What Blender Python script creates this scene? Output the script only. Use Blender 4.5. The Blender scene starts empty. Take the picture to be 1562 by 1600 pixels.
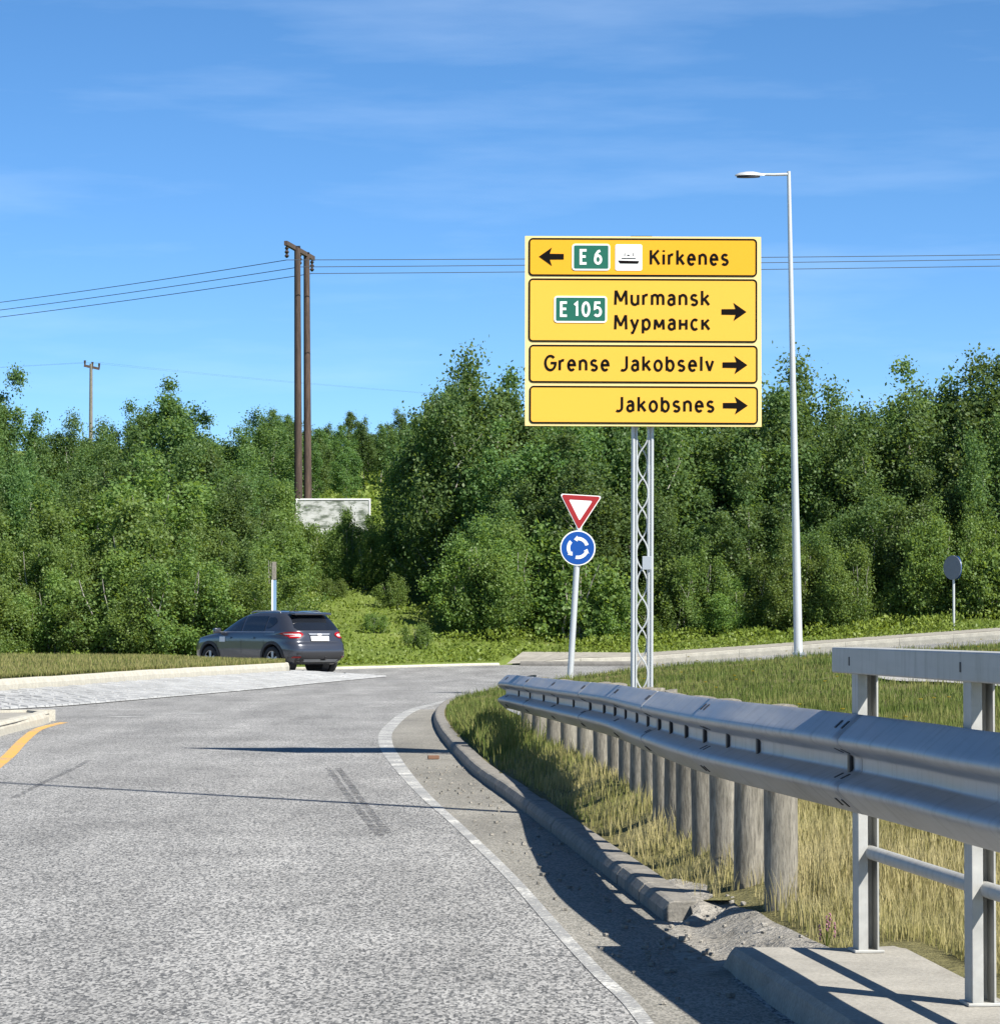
import bpy, bmesh, math, random
import numpy as np
from mathutils import Vector, Matrix

R = math.radians
random.seed(7)
rng = np.random.default_rng(11)
scene = bpy.context.scene
COL = scene.collection

# ------------------------------------------------------------------ camera, sky, sun, exposure
CAM_Z, FPX, PITCH = 1.30, 5000.0, R(2.016)
cam_d = bpy.data.cameras.new("camera")
cam_d.sensor_fit = 'HORIZONTAL'
cam_d.sensor_width = 36.0
cam_d.lens = 36.0 * FPX / 1562.0
cam_d.clip_start, cam_d.clip_end = 0.5, 6000.0
cam = bpy.data.objects.new("camera", cam_d)
cam.location = (0, 0, CAM_Z)
cam.rotation_euler = (R(90) + PITCH, 0, 0)
COL.objects.link(cam)
scene.camera = cam

SUN_EL, SUN_AZ = R(44.6), math.atan2(0.71, -0.704)      # azimuth clockwise from +Y
world = bpy.data.worlds.new("World")
scene.world = world
world.use_nodes = True
wn, wl = world.node_tree.nodes, world.node_tree.links
wn.clear()
sky = wn.new("ShaderNodeTexSky"); sky.sky_type = 'NISHITA'; sky.sun_disc = False
sky.sun_elevation, sky.sun_rotation = SUN_EL, SUN_AZ
sky.altitude, sky.air_density, sky.dust_density, sky.ozone_density = 0, 0.46, 0.0, 3.6
tc = wn.new("ShaderNodeTexCoord")
# thin streaky cirrus over the whole sky
mp = wn.new("ShaderNodeMapping"); mp.inputs['Scale'].default_value = (5, 5, 34)
mp.inputs['Rotation'].default_value = (0.03, 0.10, 0)
no = wn.new("ShaderNodeTexNoise"); no.inputs['Scale'].default_value = 1.6; no.inputs['Detail'].default_value = 6; no.inputs['Roughness'].default_value = 0.55
rp = wn.new("ShaderNodeValToRGB")
rp.color_ramp.elements[0].position, rp.color_ramp.elements[1].position = 0.50, 0.85
rp.color_ramp.elements[0].color = (0, 0, 0, 1); rp.color_ramp.elements[1].color = (0.13, 0.13, 0.13, 1)
hs = wn.new("ShaderNodeHueSaturation"); hs.inputs['Hue'].default_value = 0.496; hs.inputs['Saturation'].default_value = 1.16; hs.inputs['Value'].default_value = 1.0
mxs = wn.new("ShaderNodeMix"); mxs.data_type = 'RGBA'
mxs.inputs['B'].default_value = (7.2, 8.4, 9.6, 1)
bg = wn.new("ShaderNodeBackground"); bg.inputs['Strength'].default_value = 0.090
ow = wn.new("ShaderNodeOutputWorld")
wl.new(tc.outputs['Generated'], mp.inputs['Vector']); wl.new(mp.outputs['Vector'], no.inputs['Vector'])
wl.new(no.outputs['Fac'], rp.inputs['Fac']); wl.new(rp.outputs['Color'], mxs.inputs['Factor'])
wl.new(sky.outputs['Color'], hs.inputs['Color']); wl.new(hs.outputs['Color'], mxs.inputs['A'])
wl.new(mxs.outputs['Result'], bg.inputs['Color']); wl.new(bg.outputs['Background'], ow.inputs['Surface'])

sun_d = bpy.data.lights.new("sun", 'SUN'); sun_d.energy = 5.0; sun_d.angle = R(0.5); sun_d.color = (1.0, 0.955, 0.88)
sun = bpy.data.objects.new("sun", sun_d)
sun.rotation_euler = Vector((-0.71 * math.cos(SUN_EL), 0.704 * math.cos(SUN_EL), -math.sin(SUN_EL))).to_track_quat('-Z', 'Y').to_euler()
sun.location = (30, -25, 40)
COL.objects.link(sun)
vs = scene.view_settings
vs.view_transform = 'Standard'; vs.look = 'None'; vs.gamma = 1; vs.use_curve_mapping = False
vs.exposure = 0.92
scene.cycles.max_bounces = 6
scene.cycles.transparent_max_bounces = 6

# ------------------------------------------------------------------ measuring helpers
def ground_pt(px, py, z=0.0):
    """where the sight line through a photo pixel meets the level z"""
    u, v = (px - 781) / FPX, (800 - py) / FPX
    dy = math.cos(PITCH) - v * math.sin(PITCH)
    dz = math.sin(PITCH) + v * math.cos(PITCH)
    t = (z - CAM_Z) / dz
    return (u * t, dy * t)

def at(px, py, d):
    """the point on a photo pixel's sight line at distance d along Y"""
    u, v = (px - 781) / FPX, (800 - py) / FPX
    dy = math.cos(PITCH) - v * math.sin(PITCH)
    dz = math.sin(PITCH) + v * math.cos(PITCH)
    t = d / dy
    return Vector((u * t, d, CAM_Z + dz * t))

def smooth(x, a, b):
    t = np.clip((np.asarray(x, float) - a) / (b - a), 0, 1)
    return t * t * (3 - 2 * t)

def lerp_tab(x, xs, ys):
    return np.interp(x, xs, ys)

def spline(pts, n):
    """Catmull-Rom through pts, n samples per span"""
    P = [np.array(p, float) for p in pts]
    out = []
    for i in range(len(P) - 1):
        p0 = P[max(i - 1, 0)]; p1 = P[i]; p2 = P[i + 1]; p3 = P[min(i + 2, len(P) - 1)]
        for k in range(n):
            t = k / n
            out.append(0.5 * ((2 * p1) + (-p0 + p2) * t + (2 * p0 - 5 * p1 + 4 * p2 - p3) * t ** 2 + (-p0 + 3 * p1 - 3 * p2 + p3) * t ** 3))
    out.append(P[-1])
    return out

def resample(pts, step):
    P = np.array(pts, float)
    s = np.concatenate([[0], np.cumsum(np.linalg.norm(np.diff(P, axis=0), axis=1))])
    n = max(1, int(s[-1] // step))
    t = np.arange(n + 1) * step
    return [np.array([np.interp(q, s, P[:, k]) for k in range(P.shape[1])]) for q in t]

# ------------------------------------------------------------------ mesh helpers
class MB:
    def __init__(s):
        s.v, s.f = [], []
    def add(s, vs, fs):
        o = len(s.v)
        s.v += [tuple(map(float, p)) for p in vs]
        s.f += [tuple(o + i for i in q) for q in fs]
        return s
    def box(s, c, size, rot=None, bev=0.0):
        x, y, z = size[0] / 2, size[1] / 2, size[2] / 2
        if bev <= 0:
            vs = [(-x,-y,-z),(x,-y,-z),(x,y,-z),(-x,y,-z),(-x,-y,z),(x,-y,z),(x,y,z),(-x,y,z)]
            fs = [(0,3,2,1),(4,5,6,7),(0,1,5,4),(1,2,6,5),(2,3,7,6),(3,0,4,7)]
        else:
            bm = bmesh.new(); bmesh.ops.create_cube(bm, size=1)
            for v in bm.verts: v.co = Vector((v.co.x * 2 * x, v.co.y * 2 * y, v.co.z * 2 * z))
            bmesh.ops.bevel(bm, geom=bm.edges[:], offset=bev, segments=2, affect='EDGES', profile=0.5)
            bm.verts.index_update()
            vs = [tuple(v.co) for v in bm.verts]; fs = [tuple(v.index for v in f.verts) for f in bm.faces]; bm.free()
        M = rot if rot is not None else Matrix.Identity(3)
        return s.add([M @ Vector(p) + Vector(c) for p in vs], fs)
    def tube(s, pts, rad, n=10, caps=True):
        pts = [Vector(p) for p in pts]
        if not hasattr(rad, '__len__'): rad = [rad] * len(pts)
        o = len(s.v); up = None
        for i, p in enumerate(pts):
            t = (pts[min(i + 1, len(pts) - 1)] - pts[max(i - 1, 0)]).normalized()
            if up is None:
                up = Vector((1, 0, 0)) if abs(t.x) < 0.8 else Vector((0, 1, 0))
            a = (up - t * up.dot(t)).normalized(); b = t.cross(a); up = a
            for k in range(n):
                q = 2 * math.pi * k / n
                s.v.append(tuple(p + (a * math.cos(q) + b * math.sin(q)) * rad[i]))
        for i in range(len(pts) - 1):
            for k in range(n):
                s.f.append((o + i*n + k, o + i*n + (k+1) % n, o + (i+1)*n + (k+1) % n, o + (i+1)*n + k))
        if caps:
            s.f.append(tuple(o + k for k in reversed(range(n))))
            s.f.append(tuple(o + (len(pts)-1)*n + k for k in range(n)))
        return s
    def prism(s, poly, fn, depth0, depth1):
        """poly in 2D, fn(u, v, d) -> 3D"""
        n = len(poly)
        vs = [fn(u, v, depth0) for u, v in poly] + [fn(u, v, depth1) for u, v in poly]
        fs = [tuple(range(n)), tuple(reversed(range(n, 2*n)))] + [(i, n + i, n + (i+1) % n, (i+1) % n) for i in range(n)]
        return s.add(vs, fs)
    def ring(s, outer, inner, fn, d0, d1):
        n = len(outer); o = len(s.v)
        for poly in (outer, inner):
            for d in (d0, d1):
                s.v += [tuple(map(float, fn(u, v, d))) for u, v in poly]
        for i in range(n):
            j = (i + 1) % n
            s.f += [(o+i, o+j, o+2*n+j, o+2*n+i), (o+n+i, o+3*n+i, o+3*n+j, o+n+j), (o+i, o+n+i, o+n+j, o+j), (o+2*n+i, o+2*n+j, o+3*n+j, o+3*n+i)]
        return s
    def strip(s, A, B):
        o = len(s.v); n = len(A)
        s.v += [tuple(map(float, p)) for p in A] + [tuple(map(float, p)) for p in B]
        s.f += [(o+i, o+i+1, o+n+i+1, o+n+i) for i in range(n-1)]
        return s
    def mesh(s, name, mat, smooth_=False):
        me = bpy.data.meshes.new(name); me.from_pydata(s.v, [], s.f); me.update()
        bm = bmesh.new(); bm.from_mesh(me); bmesh.ops.recalc_face_normals(bm, faces=bm.faces); bm.to_mesh(me); bm.free()
        if mat: me.materials.append(mat)
        if smooth_:
            me.shade_smooth()
            try: me.set_sharp_from_angle(angle=R(40))
            except Exception: pass
        return me
    def build(s, name, mat, parent=None, smooth_=False, up=False):
        me = s.mesh(name, mat, smooth_)
        if up and len(me.polygons) and sum(p.normal.z * p.area for p in me.polygons) < 0:
            me.flip_normals()
        return link(name, me, parent)

def link(name, data, parent=None):
    o = bpy.data.objects.new(name, data); COL.objects.link(o)
    if parent is not None: o.parent = parent
    return o

def tag(o, label=None, cat=None, group=None, kind=None):
    if label: o['label'] = label
    if cat: o['category'] = cat
    if group: o['group'] = group
    if kind: o['kind'] = kind
    return o

def thing(name, label, cat, loc=(0, 0, 0), rz=0.0, group=None):
    o = link(name, None); o.location = loc; o.rotation_euler = (0, 0, rz)
    return tag(o, label, cat, group)

def copy_tree(o, parent=None):
    c = o.copy(); COL.objects.link(c)
    if parent is not None: c.parent = parent
    for ch in list(o.children): copy_tree(ch, c)
    return c

def np_mesh(name, verts, faces, mat, attrs=None, smooth_=False):
    """verts (N,3), faces (M,k)"""
    me = bpy.data.meshes.new(name)
    nv, nf, k = len(verts), len(faces), faces.shape[1]
    me.vertices.add(nv); me.vertices.foreach_set('co', np.ascontiguousarray(verts, np.float32).ravel())
    me.loops.add(nf * k); me.loops.foreach_set('vertex_index', np.ascontiguousarray(faces, np.int32).ravel())
    me.polygons.add(nf); me.polygons.foreach_set('loop_start', np.arange(0, nf * k, k, dtype=np.int32))
    me.polygons.foreach_set('use_smooth', np.full(nf, bool(smooth_)))
    me.update(calc_edges=True)
    for nm, arr in (attrs or {}).items():
        a = me.attributes.new(nm, 'FLOAT', 'POINT'); a.data.foreach_set('value', np.ascontiguousarray(arr, np.float32))
    me.materials.append(mat)
    return me

def grid_mesh(name, X, Y, Z, mat, smooth_=True):
    r, c = X.shape
    V = np.stack([X, Y, Z], -1).reshape(-1, 3)
    i = np.arange(r * c).reshape(r, c)
    F = np.stack([i[:-1, :-1], i[:-1, 1:], i[1:, 1:], i[1:, :-1]], -1).reshape(-1, 4)
    me = np_mesh(name, V, F, mat, smooth_=smooth_)
    if sum(p.normal.z for p in me.polygons[:50]) < 0: me.flip_normals()
    return me

# ------------------------------------------------------------------ materials
class NT:
    def __init__(s, name):
        s.m = bpy.data.materials.new(name); s.m.use_nodes = True
        s.n, s.l = s.m.node_tree.nodes, s.m.node_tree.links
        s.b = s.n['Principled BSDF']; s.out = s.n['Material Output']
    def node(s, t, **kw):
        n = s.n.new(t)
        for k, v in kw.items():
            if k in n.inputs: n.inputs[k].default_value = v
            else: setattr(n, k, v)
        return n
    def coords(s, scale=(1, 1, 1), kind='Object'):
        t = s.node('ShaderNodeTexCoord'); m = s.node('ShaderNodeMapping'); m.inputs['Scale'].default_value = scale
        s.l.new(t.outputs[kind], m.inputs['Vector']); return m.outputs['Vector']
    def noise(s, vec, scale, detail=4, rough=0.6):
        n = s.node('ShaderNodeTexNoise'); n.inputs['Scale'].default_value = scale; n.inputs['Detail'].default_value = detail; n.inputs['Roughness'].default_value = rough
        s.l.new(vec, n.inputs['Vector']); return n.outputs['Fac']
    def voro(s, vec, scale, out='Distance', feature='F1'):
        n = s.node('ShaderNodeTexVoronoi'); n.feature = feature; n.inputs['Scale'].default_value = scale
        s.l.new(vec, n.inputs['Vector']); return n.outputs[out]
    def ramp(s, fac, stops):
        r = s.node('ShaderNodeValToRGB'); e = r.color_ramp.elements
        while len(e) < len(stops): e.new(0.5)
        for q, (p, c) in zip(e, stops):
            q.position = p; q.color = (*c, 1) if hasattr(c, '__len__') else (c, c, c, 1)
        s.l.new(fac, r.inputs['Fac']); return r.outputs['Color']
    def mix(s, fac, a, b, mode='MIX'):
        m = s.node('ShaderNodeMix'); m.data_type = 'RGBA'; m.blend_type = mode
        for sock, v in ((m.inputs['Factor'], fac), (m.inputs['A'], a), (m.inputs['B'], b)):
            if isinstance(v, bpy.types.NodeSocket): s.l.new(v, sock)
            elif hasattr(v, '__len__'): sock.default_value = (*v, 1)
            elif sock.type == 'RGBA': sock.default_value = (v, v, v, 1)
            else: sock.default_value = v
        return m.outputs['Result']
    def math(s, op, a, b=0.0):
        m = s.node('ShaderNodeMath'); m.operation = op
        for sock, v in zip(m.inputs, (a, b)):
            if isinstance(v, bpy.types.NodeSocket): s.l.new(v, sock)
            else: sock.default_value = v
        return m.outputs[0]
    def bump(s, h, strength=0.3, dist=0.01):
        b = s.node('ShaderNodeBump'); b.inputs['Strength'].default_value = strength; b.inputs['Distance'].default_value = dist
        s.l.new(h, b.inputs['Height']); s.l.new(b.outputs['Normal'], s.b.inputs['Normal'])
    def col(s, c):
        if isinstance(c, bpy.types.NodeSocket): s.l.new(c, s.b.inputs['Base Color'])
        else: s.b.inputs['Base Color'].default_value = (*c, 1)
    def set(s, rough=0.6, metal=0.0, spec=None):
        s.b.inputs['Roughness'].default_value = rough; s.b.inputs['Metallic'].default_value = metal
        if spec is not None: s.b.inputs['Specular IOR Level'].default_value = spec
        return s

def plain(name, c, rough=0.55, metal=0.0, var=0.12, scale=3.0, bump=0.0):
    t = NT(name); v = t.coords()
    n = t.noise(v, scale, 5)
    t.col(t.mix(n, tuple(x * (1 - var) for x in c), tuple(min(1, x * (1 + var)) for x in c)))
    t.set(rough, metal)
    if bump: t.bump(t.noise(v, scale * 12, 3), bump, 0.004)
    return t.m

def asphalt(name, dark, light, stone=95, patch=0.16, warm=(1, 1, 1), contrast=1.0):
    t = NT(name); v = t.coords((1, 0.3, 1))
    f1 = t.voro(v, stone, 'Color'); sep = t.node('ShaderNodeSeparateColor'); t.l.new(f1, sep.inputs['Color'])
    f2 = t.noise(v, stone * 0.55, 3, 0.7)
    g = t.mix(0.5, sep.outputs[0], f2)
    lo, hi = 0.30, 0.72
    c = t.ramp(g, [(lo, dark), (0.5, tuple((a + b) / 2 for a, b in zip(dark, light))), (hi, light)])
    big = t.noise(t.coords((1.0, 0.16, 1)), 1.3, 5, 0.55)      # wheel tracks, drawn out along the lane
    mid = t.noise(t.coords(), 0.7, 6, 0.65)
    c = t.mix(1.0, c, t.ramp(big, [(0.3, 1 - patch), (0.7, 1 + patch)]), 'MULTIPLY')
    c = t.mix(1.0, c, t.ramp(mid, [(0.25, 1 - patch * 0.8), (0.75, 1 + patch * 0.8)]), 'MULTIPLY')
    t.col(t.mix(1.0, c, warm, 'MULTIPLY')); t.set(0.85, spec=0.25)
    t.bump(g, 0.55, 0.008)
    return t.m

def paint_on_road(name, paint, base, wear=0.5):
    t = NT(name); v = t.coords()
    w = t.noise(v, 38, 4, 0.75); b = t.noise(v, 2.2, 4)
    m = t.math('ADD', t.math('MULTIPLY', w, 0.75), t.math('MULTIPLY', b, 0.45))
    fac = t.ramp(m, [(wear - 0.05, 0.0), (wear + 0.12, 1.0)])
    grit = t.noise(v, 120, 2)
    c = t.mix(1.0, t.mix(fac, base, paint), t.ramp(grit, [(0.3, 0.78), (0.7, 1.1)]), 'MULTIPLY')
    t.col(c); t.set(0.75); t.bump(w, 0.3, 0.004)
    return t.m

def concrete(name, c, var=0.25, sc=4.0, stain=(0.16, 0.14, 0.11)):
    t = NT(name); v = t.coords()
    n = t.noise(v, sc, 6, 0.7); f = t.noise(v, 60, 3, 0.7); s_ = t.noise(v, 1.1, 5, 0.6)
    col = t.ramp(n, [(0.3, tuple(x * (1 - var) for x in c)), (0.7, tuple(x * (1 + var * 0.6) for x in c))])
    col = t.mix(1.0, col, t.ramp(f, [(0.3, 0.72), (0.7, 1.12)]), 'MULTIPLY')
    col = t.mix(t.ramp(s_, [(0.55, 0.0), (0.75, 0.55)]), col, stain)
    t.col(col); t.set(0.9); t.bump(f, 0.5, 0.006)
    return t.m

def leaf_mat(name, a, b, trans=0.4):
    t = NT(name)
    at_ = t.node('ShaderNodeAttribute'); at_.attribute_name = 'tint'
    oi = t.node('ShaderNodeObjectInfo')
    c = t.mix(at_.outputs['Fac'], a, b)
    h = t.node('ShaderNodeHueSaturation'); t.l.new(c, h.inputs['Color'])
    t.l.new(t.math('ADD', 0.478, t.math('MULTIPLY', oi.outputs['Random'], 0.026)), h.inputs['Hue'])
    t.l.new(t.math('ADD', 0.78, t.math('MULTIPLY', oi.outputs['Random'], 0.42)), h.inputs['Value'])
    t.col(h.outputs['Color']); t.set(0.5, spec=0.35)
    tr = t.node('ShaderNodeBsdfTranslucent'); t.l.new(t.mix(1.0, h.outputs['Color'], (1.25, 1.15, 0.55), 'MULTIPLY'), tr.inputs['Color'])
    ms = t.node('ShaderNodeMixShader'); ms.inputs['Fac'].default_value = trans
    t.l.new(t.b.outputs['BSDF'], ms.inputs[1]); t.l.new(tr.outputs['BSDF'], ms.inputs[2]); t.l.new(ms.outputs['Shader'], t.out.inputs['Surface'])
    return t.m

def soil(name, stops, sc=1.2):
    t = NT(name); v = t.coords()
    n = t.noise(v, sc, 8, 0.7); f = t.noise(v, 25, 4, 0.7)
    c = t.ramp(n, stops)
    t.col(t.mix(1.0, c, t.ramp(f, [(0.3, 0.65), (0.7, 1.25)]), 'MULTIPLY')); t.set(0.95, spec=0.1); t.bump(f, 0.8, 0.04)
    return t.m

def wood(name, a, b, grain=(26, 26, 1.6)):
    t = NT(name); v = t.coords(grain)
    oi = t.node('ShaderNodeObjectInfo'); va = t.node('ShaderNodeVectorMath'); va.operation = 'ADD'
    t.l.new(v, va.inputs[0]); cx = t.node('ShaderNodeCombineXYZ')
    for k in range(3): t.l.new(t.math('MULTIPLY', oi.outputs['Random'], 40.0), cx.inputs[k])
    t.l.new(cx.outputs[0], va.inputs[1]); v = va.outputs[0]
    n = t.noise(v, 1.6, 7, 0.68); n2 = t.noise(v, 5, 3, 0.7)
    c = t.ramp(n, [(0.32, a), (0.5, tuple((p + q) / 2 for p, q in zip(a, b))), (0.66, b)])
    c = t.mix(1.0, c, t.ramp(n2, [(0.35, 0.6), (0.55, 1.05)]), 'MULTIPLY')
    c = t.mix(1.0, c, t.ramp(oi.outputs['Random'], [(0, 0.85), (1, 1.1)]), 'MULTIPLY')
    t.col(c); t.set(0.85); t.bump(n2, 0.5, 0.006)
    return t.m

def steel(name, c=(0.55, 0.57, 0.58), rough=0.42, metal=0.75, bmp=0.05):
    t = NT(name); v = t.coords((1, 0.12, 1))
    n = t.noise(v, 5, 5, 0.6); s_ = t.voro(v, 40, 'Color'); sep = t.node('ShaderNodeSeparateColor'); t.l.new(s_, sep.inputs['Color'])
    g = t.mix(0.06, n, sep.outputs[0])
    t.col(t.mix(1.0, t.ramp(g, [(0.25, tuple(x * 0.72 for x in c)), (0.7, tuple(x * 1.12 for x in c))]), (1, 1, 1), 'MULTIPLY'))
    dr = t.noise(t.coords((2, 9, 1.2)), 2.0, 5, 0.7)       # dull run-off streaks
    cc = t.b.inputs['Base Color'].links[0].from_socket
    t.col(t.mix(t.ramp(dr, [(0.50, 0.0), (0.72, 0.5)]), cc, (c[0] * 0.45, c[1] * 0.43, c[2] * 0.40)))
    rr = t.ramp(n, [(0.3, rough - 0.08), (0.7, rough + 0.14)]); t.l.new(rr, t.b.inputs['Roughness'])
    t.b.inputs['Metallic'].default_value = metal
    t.bump(t.noise(v, 3.5, 2), bmp, 0.02)
    return t.m

M = {}
M['road'] = asphalt('worn_asphalt', (0.085, 0.086, 0.085), (0.370, 0.364, 0.345), 105, 0.22)
M['shoulder'] = asphalt('shoulder_asphalt', (0.14, 0.135, 0.115), (0.28, 0.265, 0.23), 130, 0.22)
M['tyre'] = asphalt('scuffed_asphalt', (0.04, 0.04, 0.042), (0.23, 0.232, 0.235), 60, 0.3)
_n, _l = M['tyre'].node_tree.nodes, M['tyre'].node_tree.links
_t = _n.new('ShaderNodeTexCoord'); _q = _n.new('ShaderNodeTexNoise'); _q.inputs['Scale'].default_value = 9; _q.inputs['Detail'].default_value = 6; _q.inputs['Roughness'].default_value = 0.8
_r = _n.new('ShaderNodeValToRGB'); _r.color_ramp.elements[0].position = 0.42; _r.color_ramp.elements[1].position = 0.62; _r.color_ramp.elements[1].color = (0.75, 0.75, 0.75, 1)
_m = _n.new('ShaderNodeMixShader'); _tr = _n.new('ShaderNodeBsdfTransparent')
_l.new(_t.outputs['Object'], _q.inputs['Vector']); _l.new(_q.outputs['Fac'], _r.inputs['Fac']); _l.new(_r.outputs['Color'], _m.inputs['Fac'])
_l.new(_tr.outputs[0], _m.inputs[1]); _l.new(_n['Principled BSDF'].outputs[0], _m.inputs[2]); _l.new(_m.outputs[0], _n['Material Output'].inputs['Surface'])
M['white_line'] = paint_on_road('worn_white_paint', (0.70, 0.69, 0.63), (0.25, 0.25, 0.24), 0.63)
M['yellow_line'] = paint_on_road('worn_yellow_paint', (0.66, 0.36, 0.06), (0.24, 0.24, 0.24), 0.50)
M['kerb'] = concrete('kerb_concrete', (0.225, 0.21, 0.18), 0.35, 7, (0.10, 0.09, 0.07))
M['granite'] = concrete('pale_granite', (0.46, 0.435, 0.36), 0.2, 5, (0.36, 0.34, 0.28))
M['dark_granite'] = concrete('dark_kerb', (0.20, 0.19, 0.17))
M['slab'] = concrete('bridge_concrete', (0.33, 0.31, 0.265), 0.25, 3)
M['cobble'] = concrete('pale_setts', (0.36, 0.365, 0.36), 0.3, 1.3, (0.22, 0.22, 0.22))
M['gravel'] = soil('dusty_gravel', [(0.3, (0.22, 0.205, 0.175)), (0.7, (0.36, 0.34, 0.30))], 6)
M['path'] = soil('pale_gravel_path', [(0.3, (0.33, 0.32, 0.30)), (0.7, (0.44, 0.43, 0.40))], 4)
M['verge'] = soil('dry_verge_soil', [(0.3, (0.10, 0.095, 0.045)), (0.55, (0.17, 0.155, 0.07)), (0.75, (0.13, 0.15, 0.05))])
M['island'] = soil('island_soil', [(0.3, (0.07, 0.075, 0.03)), (0.7, (0.12, 0.12, 0.05))])
M['hill'] = soil('hillside_turf', [(0.3, (0.085, 0.125, 0.025)), (0.55, (0.15, 0.195, 0.045)), (0.8, (0.20, 0.20, 0.07))], 0.45)
M['post'] = wood('weathered_post_wood', (0.13, 0.118, 0.092), (0.29, 0.268, 0.22), (22, 22, 3.2))
M['tar'] = wood('tarred_pole_wood', (0.030, 0.020, 0.016), (0.115, 0.075, 0.055), (14, 14, 0.8))
M['steel'] = steel('galvanised_steel')
M['rail_steel'] = steel('guardrail_steel', (0.42, 0.425, 0.43), 0.46, 0.55, 0.02)
M['paint_grey'] = plain('grey_painted_steel', (0.52, 0.54, 0.54), 0.45, 0.3, 0.1, 2)
M['railing'] = steel('galvanised_railing', (0.43, 0.43, 0.405), 0.55, 0.25, 0.03)
M['black_iron'] = plain('dark_bolt', (0.025, 0.025, 0.028), 0.5, 0.3)
M['sign_yellow'] = plain('sign_yellow', (0.80, 0.425, 0.040), 0.5, 0, 0.03, 1)
M['sign_amber'] = plain('sign_amber', (0.78, 0.365, 0.006), 0.5, 0, 0.03, 1)
M['sign_pale'] = plain('sign_pale_edge', (0.80, 0.62, 0.26), 0.5, 0, 0.04, 2)
M['sign_black'] = plain('sign_black', (0.008, 0.007, 0.007), 0.9)
M['sign_black'].node_tree.nodes['Principled BSDF'].inputs['Specular IOR Level'].default_value = 0.05
M['sign_white'] = plain('sign_white', (0.80, 0.80, 0.78), 0.45, 0, 0.03)
M['sign_green'] = plain('sign_green', (0.007, 0.115, 0.072), 0.45, 0, 0.05)
M['sign_blue'] = plain('sign_blue', (0.004, 0.065, 0.30), 0.4, 0, 0.06)
M['sign_red'] = plain('sign_red', (0.32, 0.016, 0.018), 0.45, 0, 0.06)
M['disc_back'] = plain('disc_back_grey', (0.20, 0.22, 0.25), 0.5, 0.2)
M['sign_back'] = plain('sign_back_grey', (0.42, 0.45, 0.48), 0.45, 0.4)
M['insulator'] = plain('insulator_glaze', (0.05, 0.035, 0.03), 0.25)
M['wire'] = plain('conductor', (0.06, 0.07, 0.08), 0.5, 0.5)
M['leaf_birch'] = leaf_mat('birch_leaves', (0.068, 0.150, 0.050), (0.190, 0.300, 0.102), 0.55)
M['leaf_willow'] = leaf_mat('willow_leaves', (0.092, 0.182, 0.050), (0.238, 0.350, 0.100), 0.55)
M['leaf_weed'] = leaf_mat('weed_leaves', (0.110, 0.175, 0.026), (0.23, 0.30, 0.055))
M['bark'] = wood('birch_bark', (0.16, 0.14, 0.12), (0.50, 0.47, 0.42), (9, 9, 5))
M['grass'] = None

# grass: straw to green by the blade's own tint
t = NT('grass_blades')
ga = t.node('ShaderNodeAttribute'); ga.attribute_name = 'tint'
gc = t.ramp(ga.outputs['Fac'], [(0.0, (0.060, 0.105, 0.022)), (0.4, (0.125, 0.165, 0.035)), (0.7, (0.28, 0.26, 0.095)), (1.0, (0.44, 0.38, 0.19))])
t.col(gc); t.set(0.6, spec=0.2)
tr = t.node('ShaderNodeBsdfTranslucent'); t.l.new(gc, tr.inputs['Color'])
ms = t.node('ShaderNodeMixShader'); ms.inputs['Fac'].default_value = 0.3
t.l.new(t.b.outputs['BSDF'], ms.inputs[1]); t.l.new(tr.outputs['BSDF'], ms.inputs[2]); t.l.new(ms.outputs['Shader'], t.out.inputs['Surface'])
M['grass'] = t.m

# ------------------------------------------------------------------ the lie of the land
YF_X = [-80, -16, -5, 0, 4, 8, 12, 16, 24, 60]
YF_Y = [98, 95.5, 92.5, 97, 96.5, 95.6, 94.4, 93, 89, 70]
def y_far(x): return np.interp(x, YF_X, YF_Y)
def z_road(x, y):
    x = np.asarray(x, float); y = np.asarray(y, float)
    return 0.07 * smooth(y, 78, 97) * smooth(x, -6, 0) + 0.076 * np.clip(x - 3.9, 0, 16) * smooth(y, 62, 82) 
def z_hill(x, y):
    x = np.asarray(x, float); yf = y_far(x); dd = np.maximum(np.asarray(y, float) - yf - 1.5, 0)
    slope = 0.128 - 0.05 * smooth(x, 0, 8)
    rise = slope * np.where(dd < 90, dd, 90 + (dd - 90) * 0.1)
    bumps = 0.12 * np.sin(x * 0.9 + 1.3) * np.sin(dd * 0.55) + 0.05 * np.sin(x * 2.3) * np.cos(dd * 1.7)
    return z_road(x, yf) + 0.11 + 0.12 * smooth(dd, 0, 3) + rise + bumps * smooth(dd, 0.5, 4)

KERB_R = [ground_pt(*p) for p in ((1035, 1440), (950, 1373), (870, 1310), (800, 1256), (740, 1212), (706, 1176), (686, 1150), (677, 1128), (682, 1112))]
KERB_R = [(k[0], k[1]) for k in KERB_R] + [(-0.82, 53.5), (-0.35, 58.0), (0.7, 61.0), (2.4, 62.8), (5, 63.6), (9, 63.2), (14, 60.5), (22, 54)]
KR = np.array(spline(KERB_R, 12))
def kerb_x(y):
    """x of the kerb base at depth y on the near (left) side"""
    k = KR[KR[:, 1] < 61.0]
    i = np.argsort(k[:, 1])
    return np.interp(y, k[i, 1], k[i, 0])
RAIL = [(1.95, 3.0), (1.55, 6.2), (1.295, 8.29), (1.222, 9.15), (1.115, 10.2), (0.998, 11.25), (0.845, 13.1), (0.755, 16.0), (0.69, 19.5), (0.445, 25.0), (0.28, 28.5), (0.12, 31.8)]
RZT = [1.022, 1.021, 1.019, 1.018, 1.016, 1.013, 1.000, 0.972, 0.935, 0.872, 0.835, 0.80]
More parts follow.
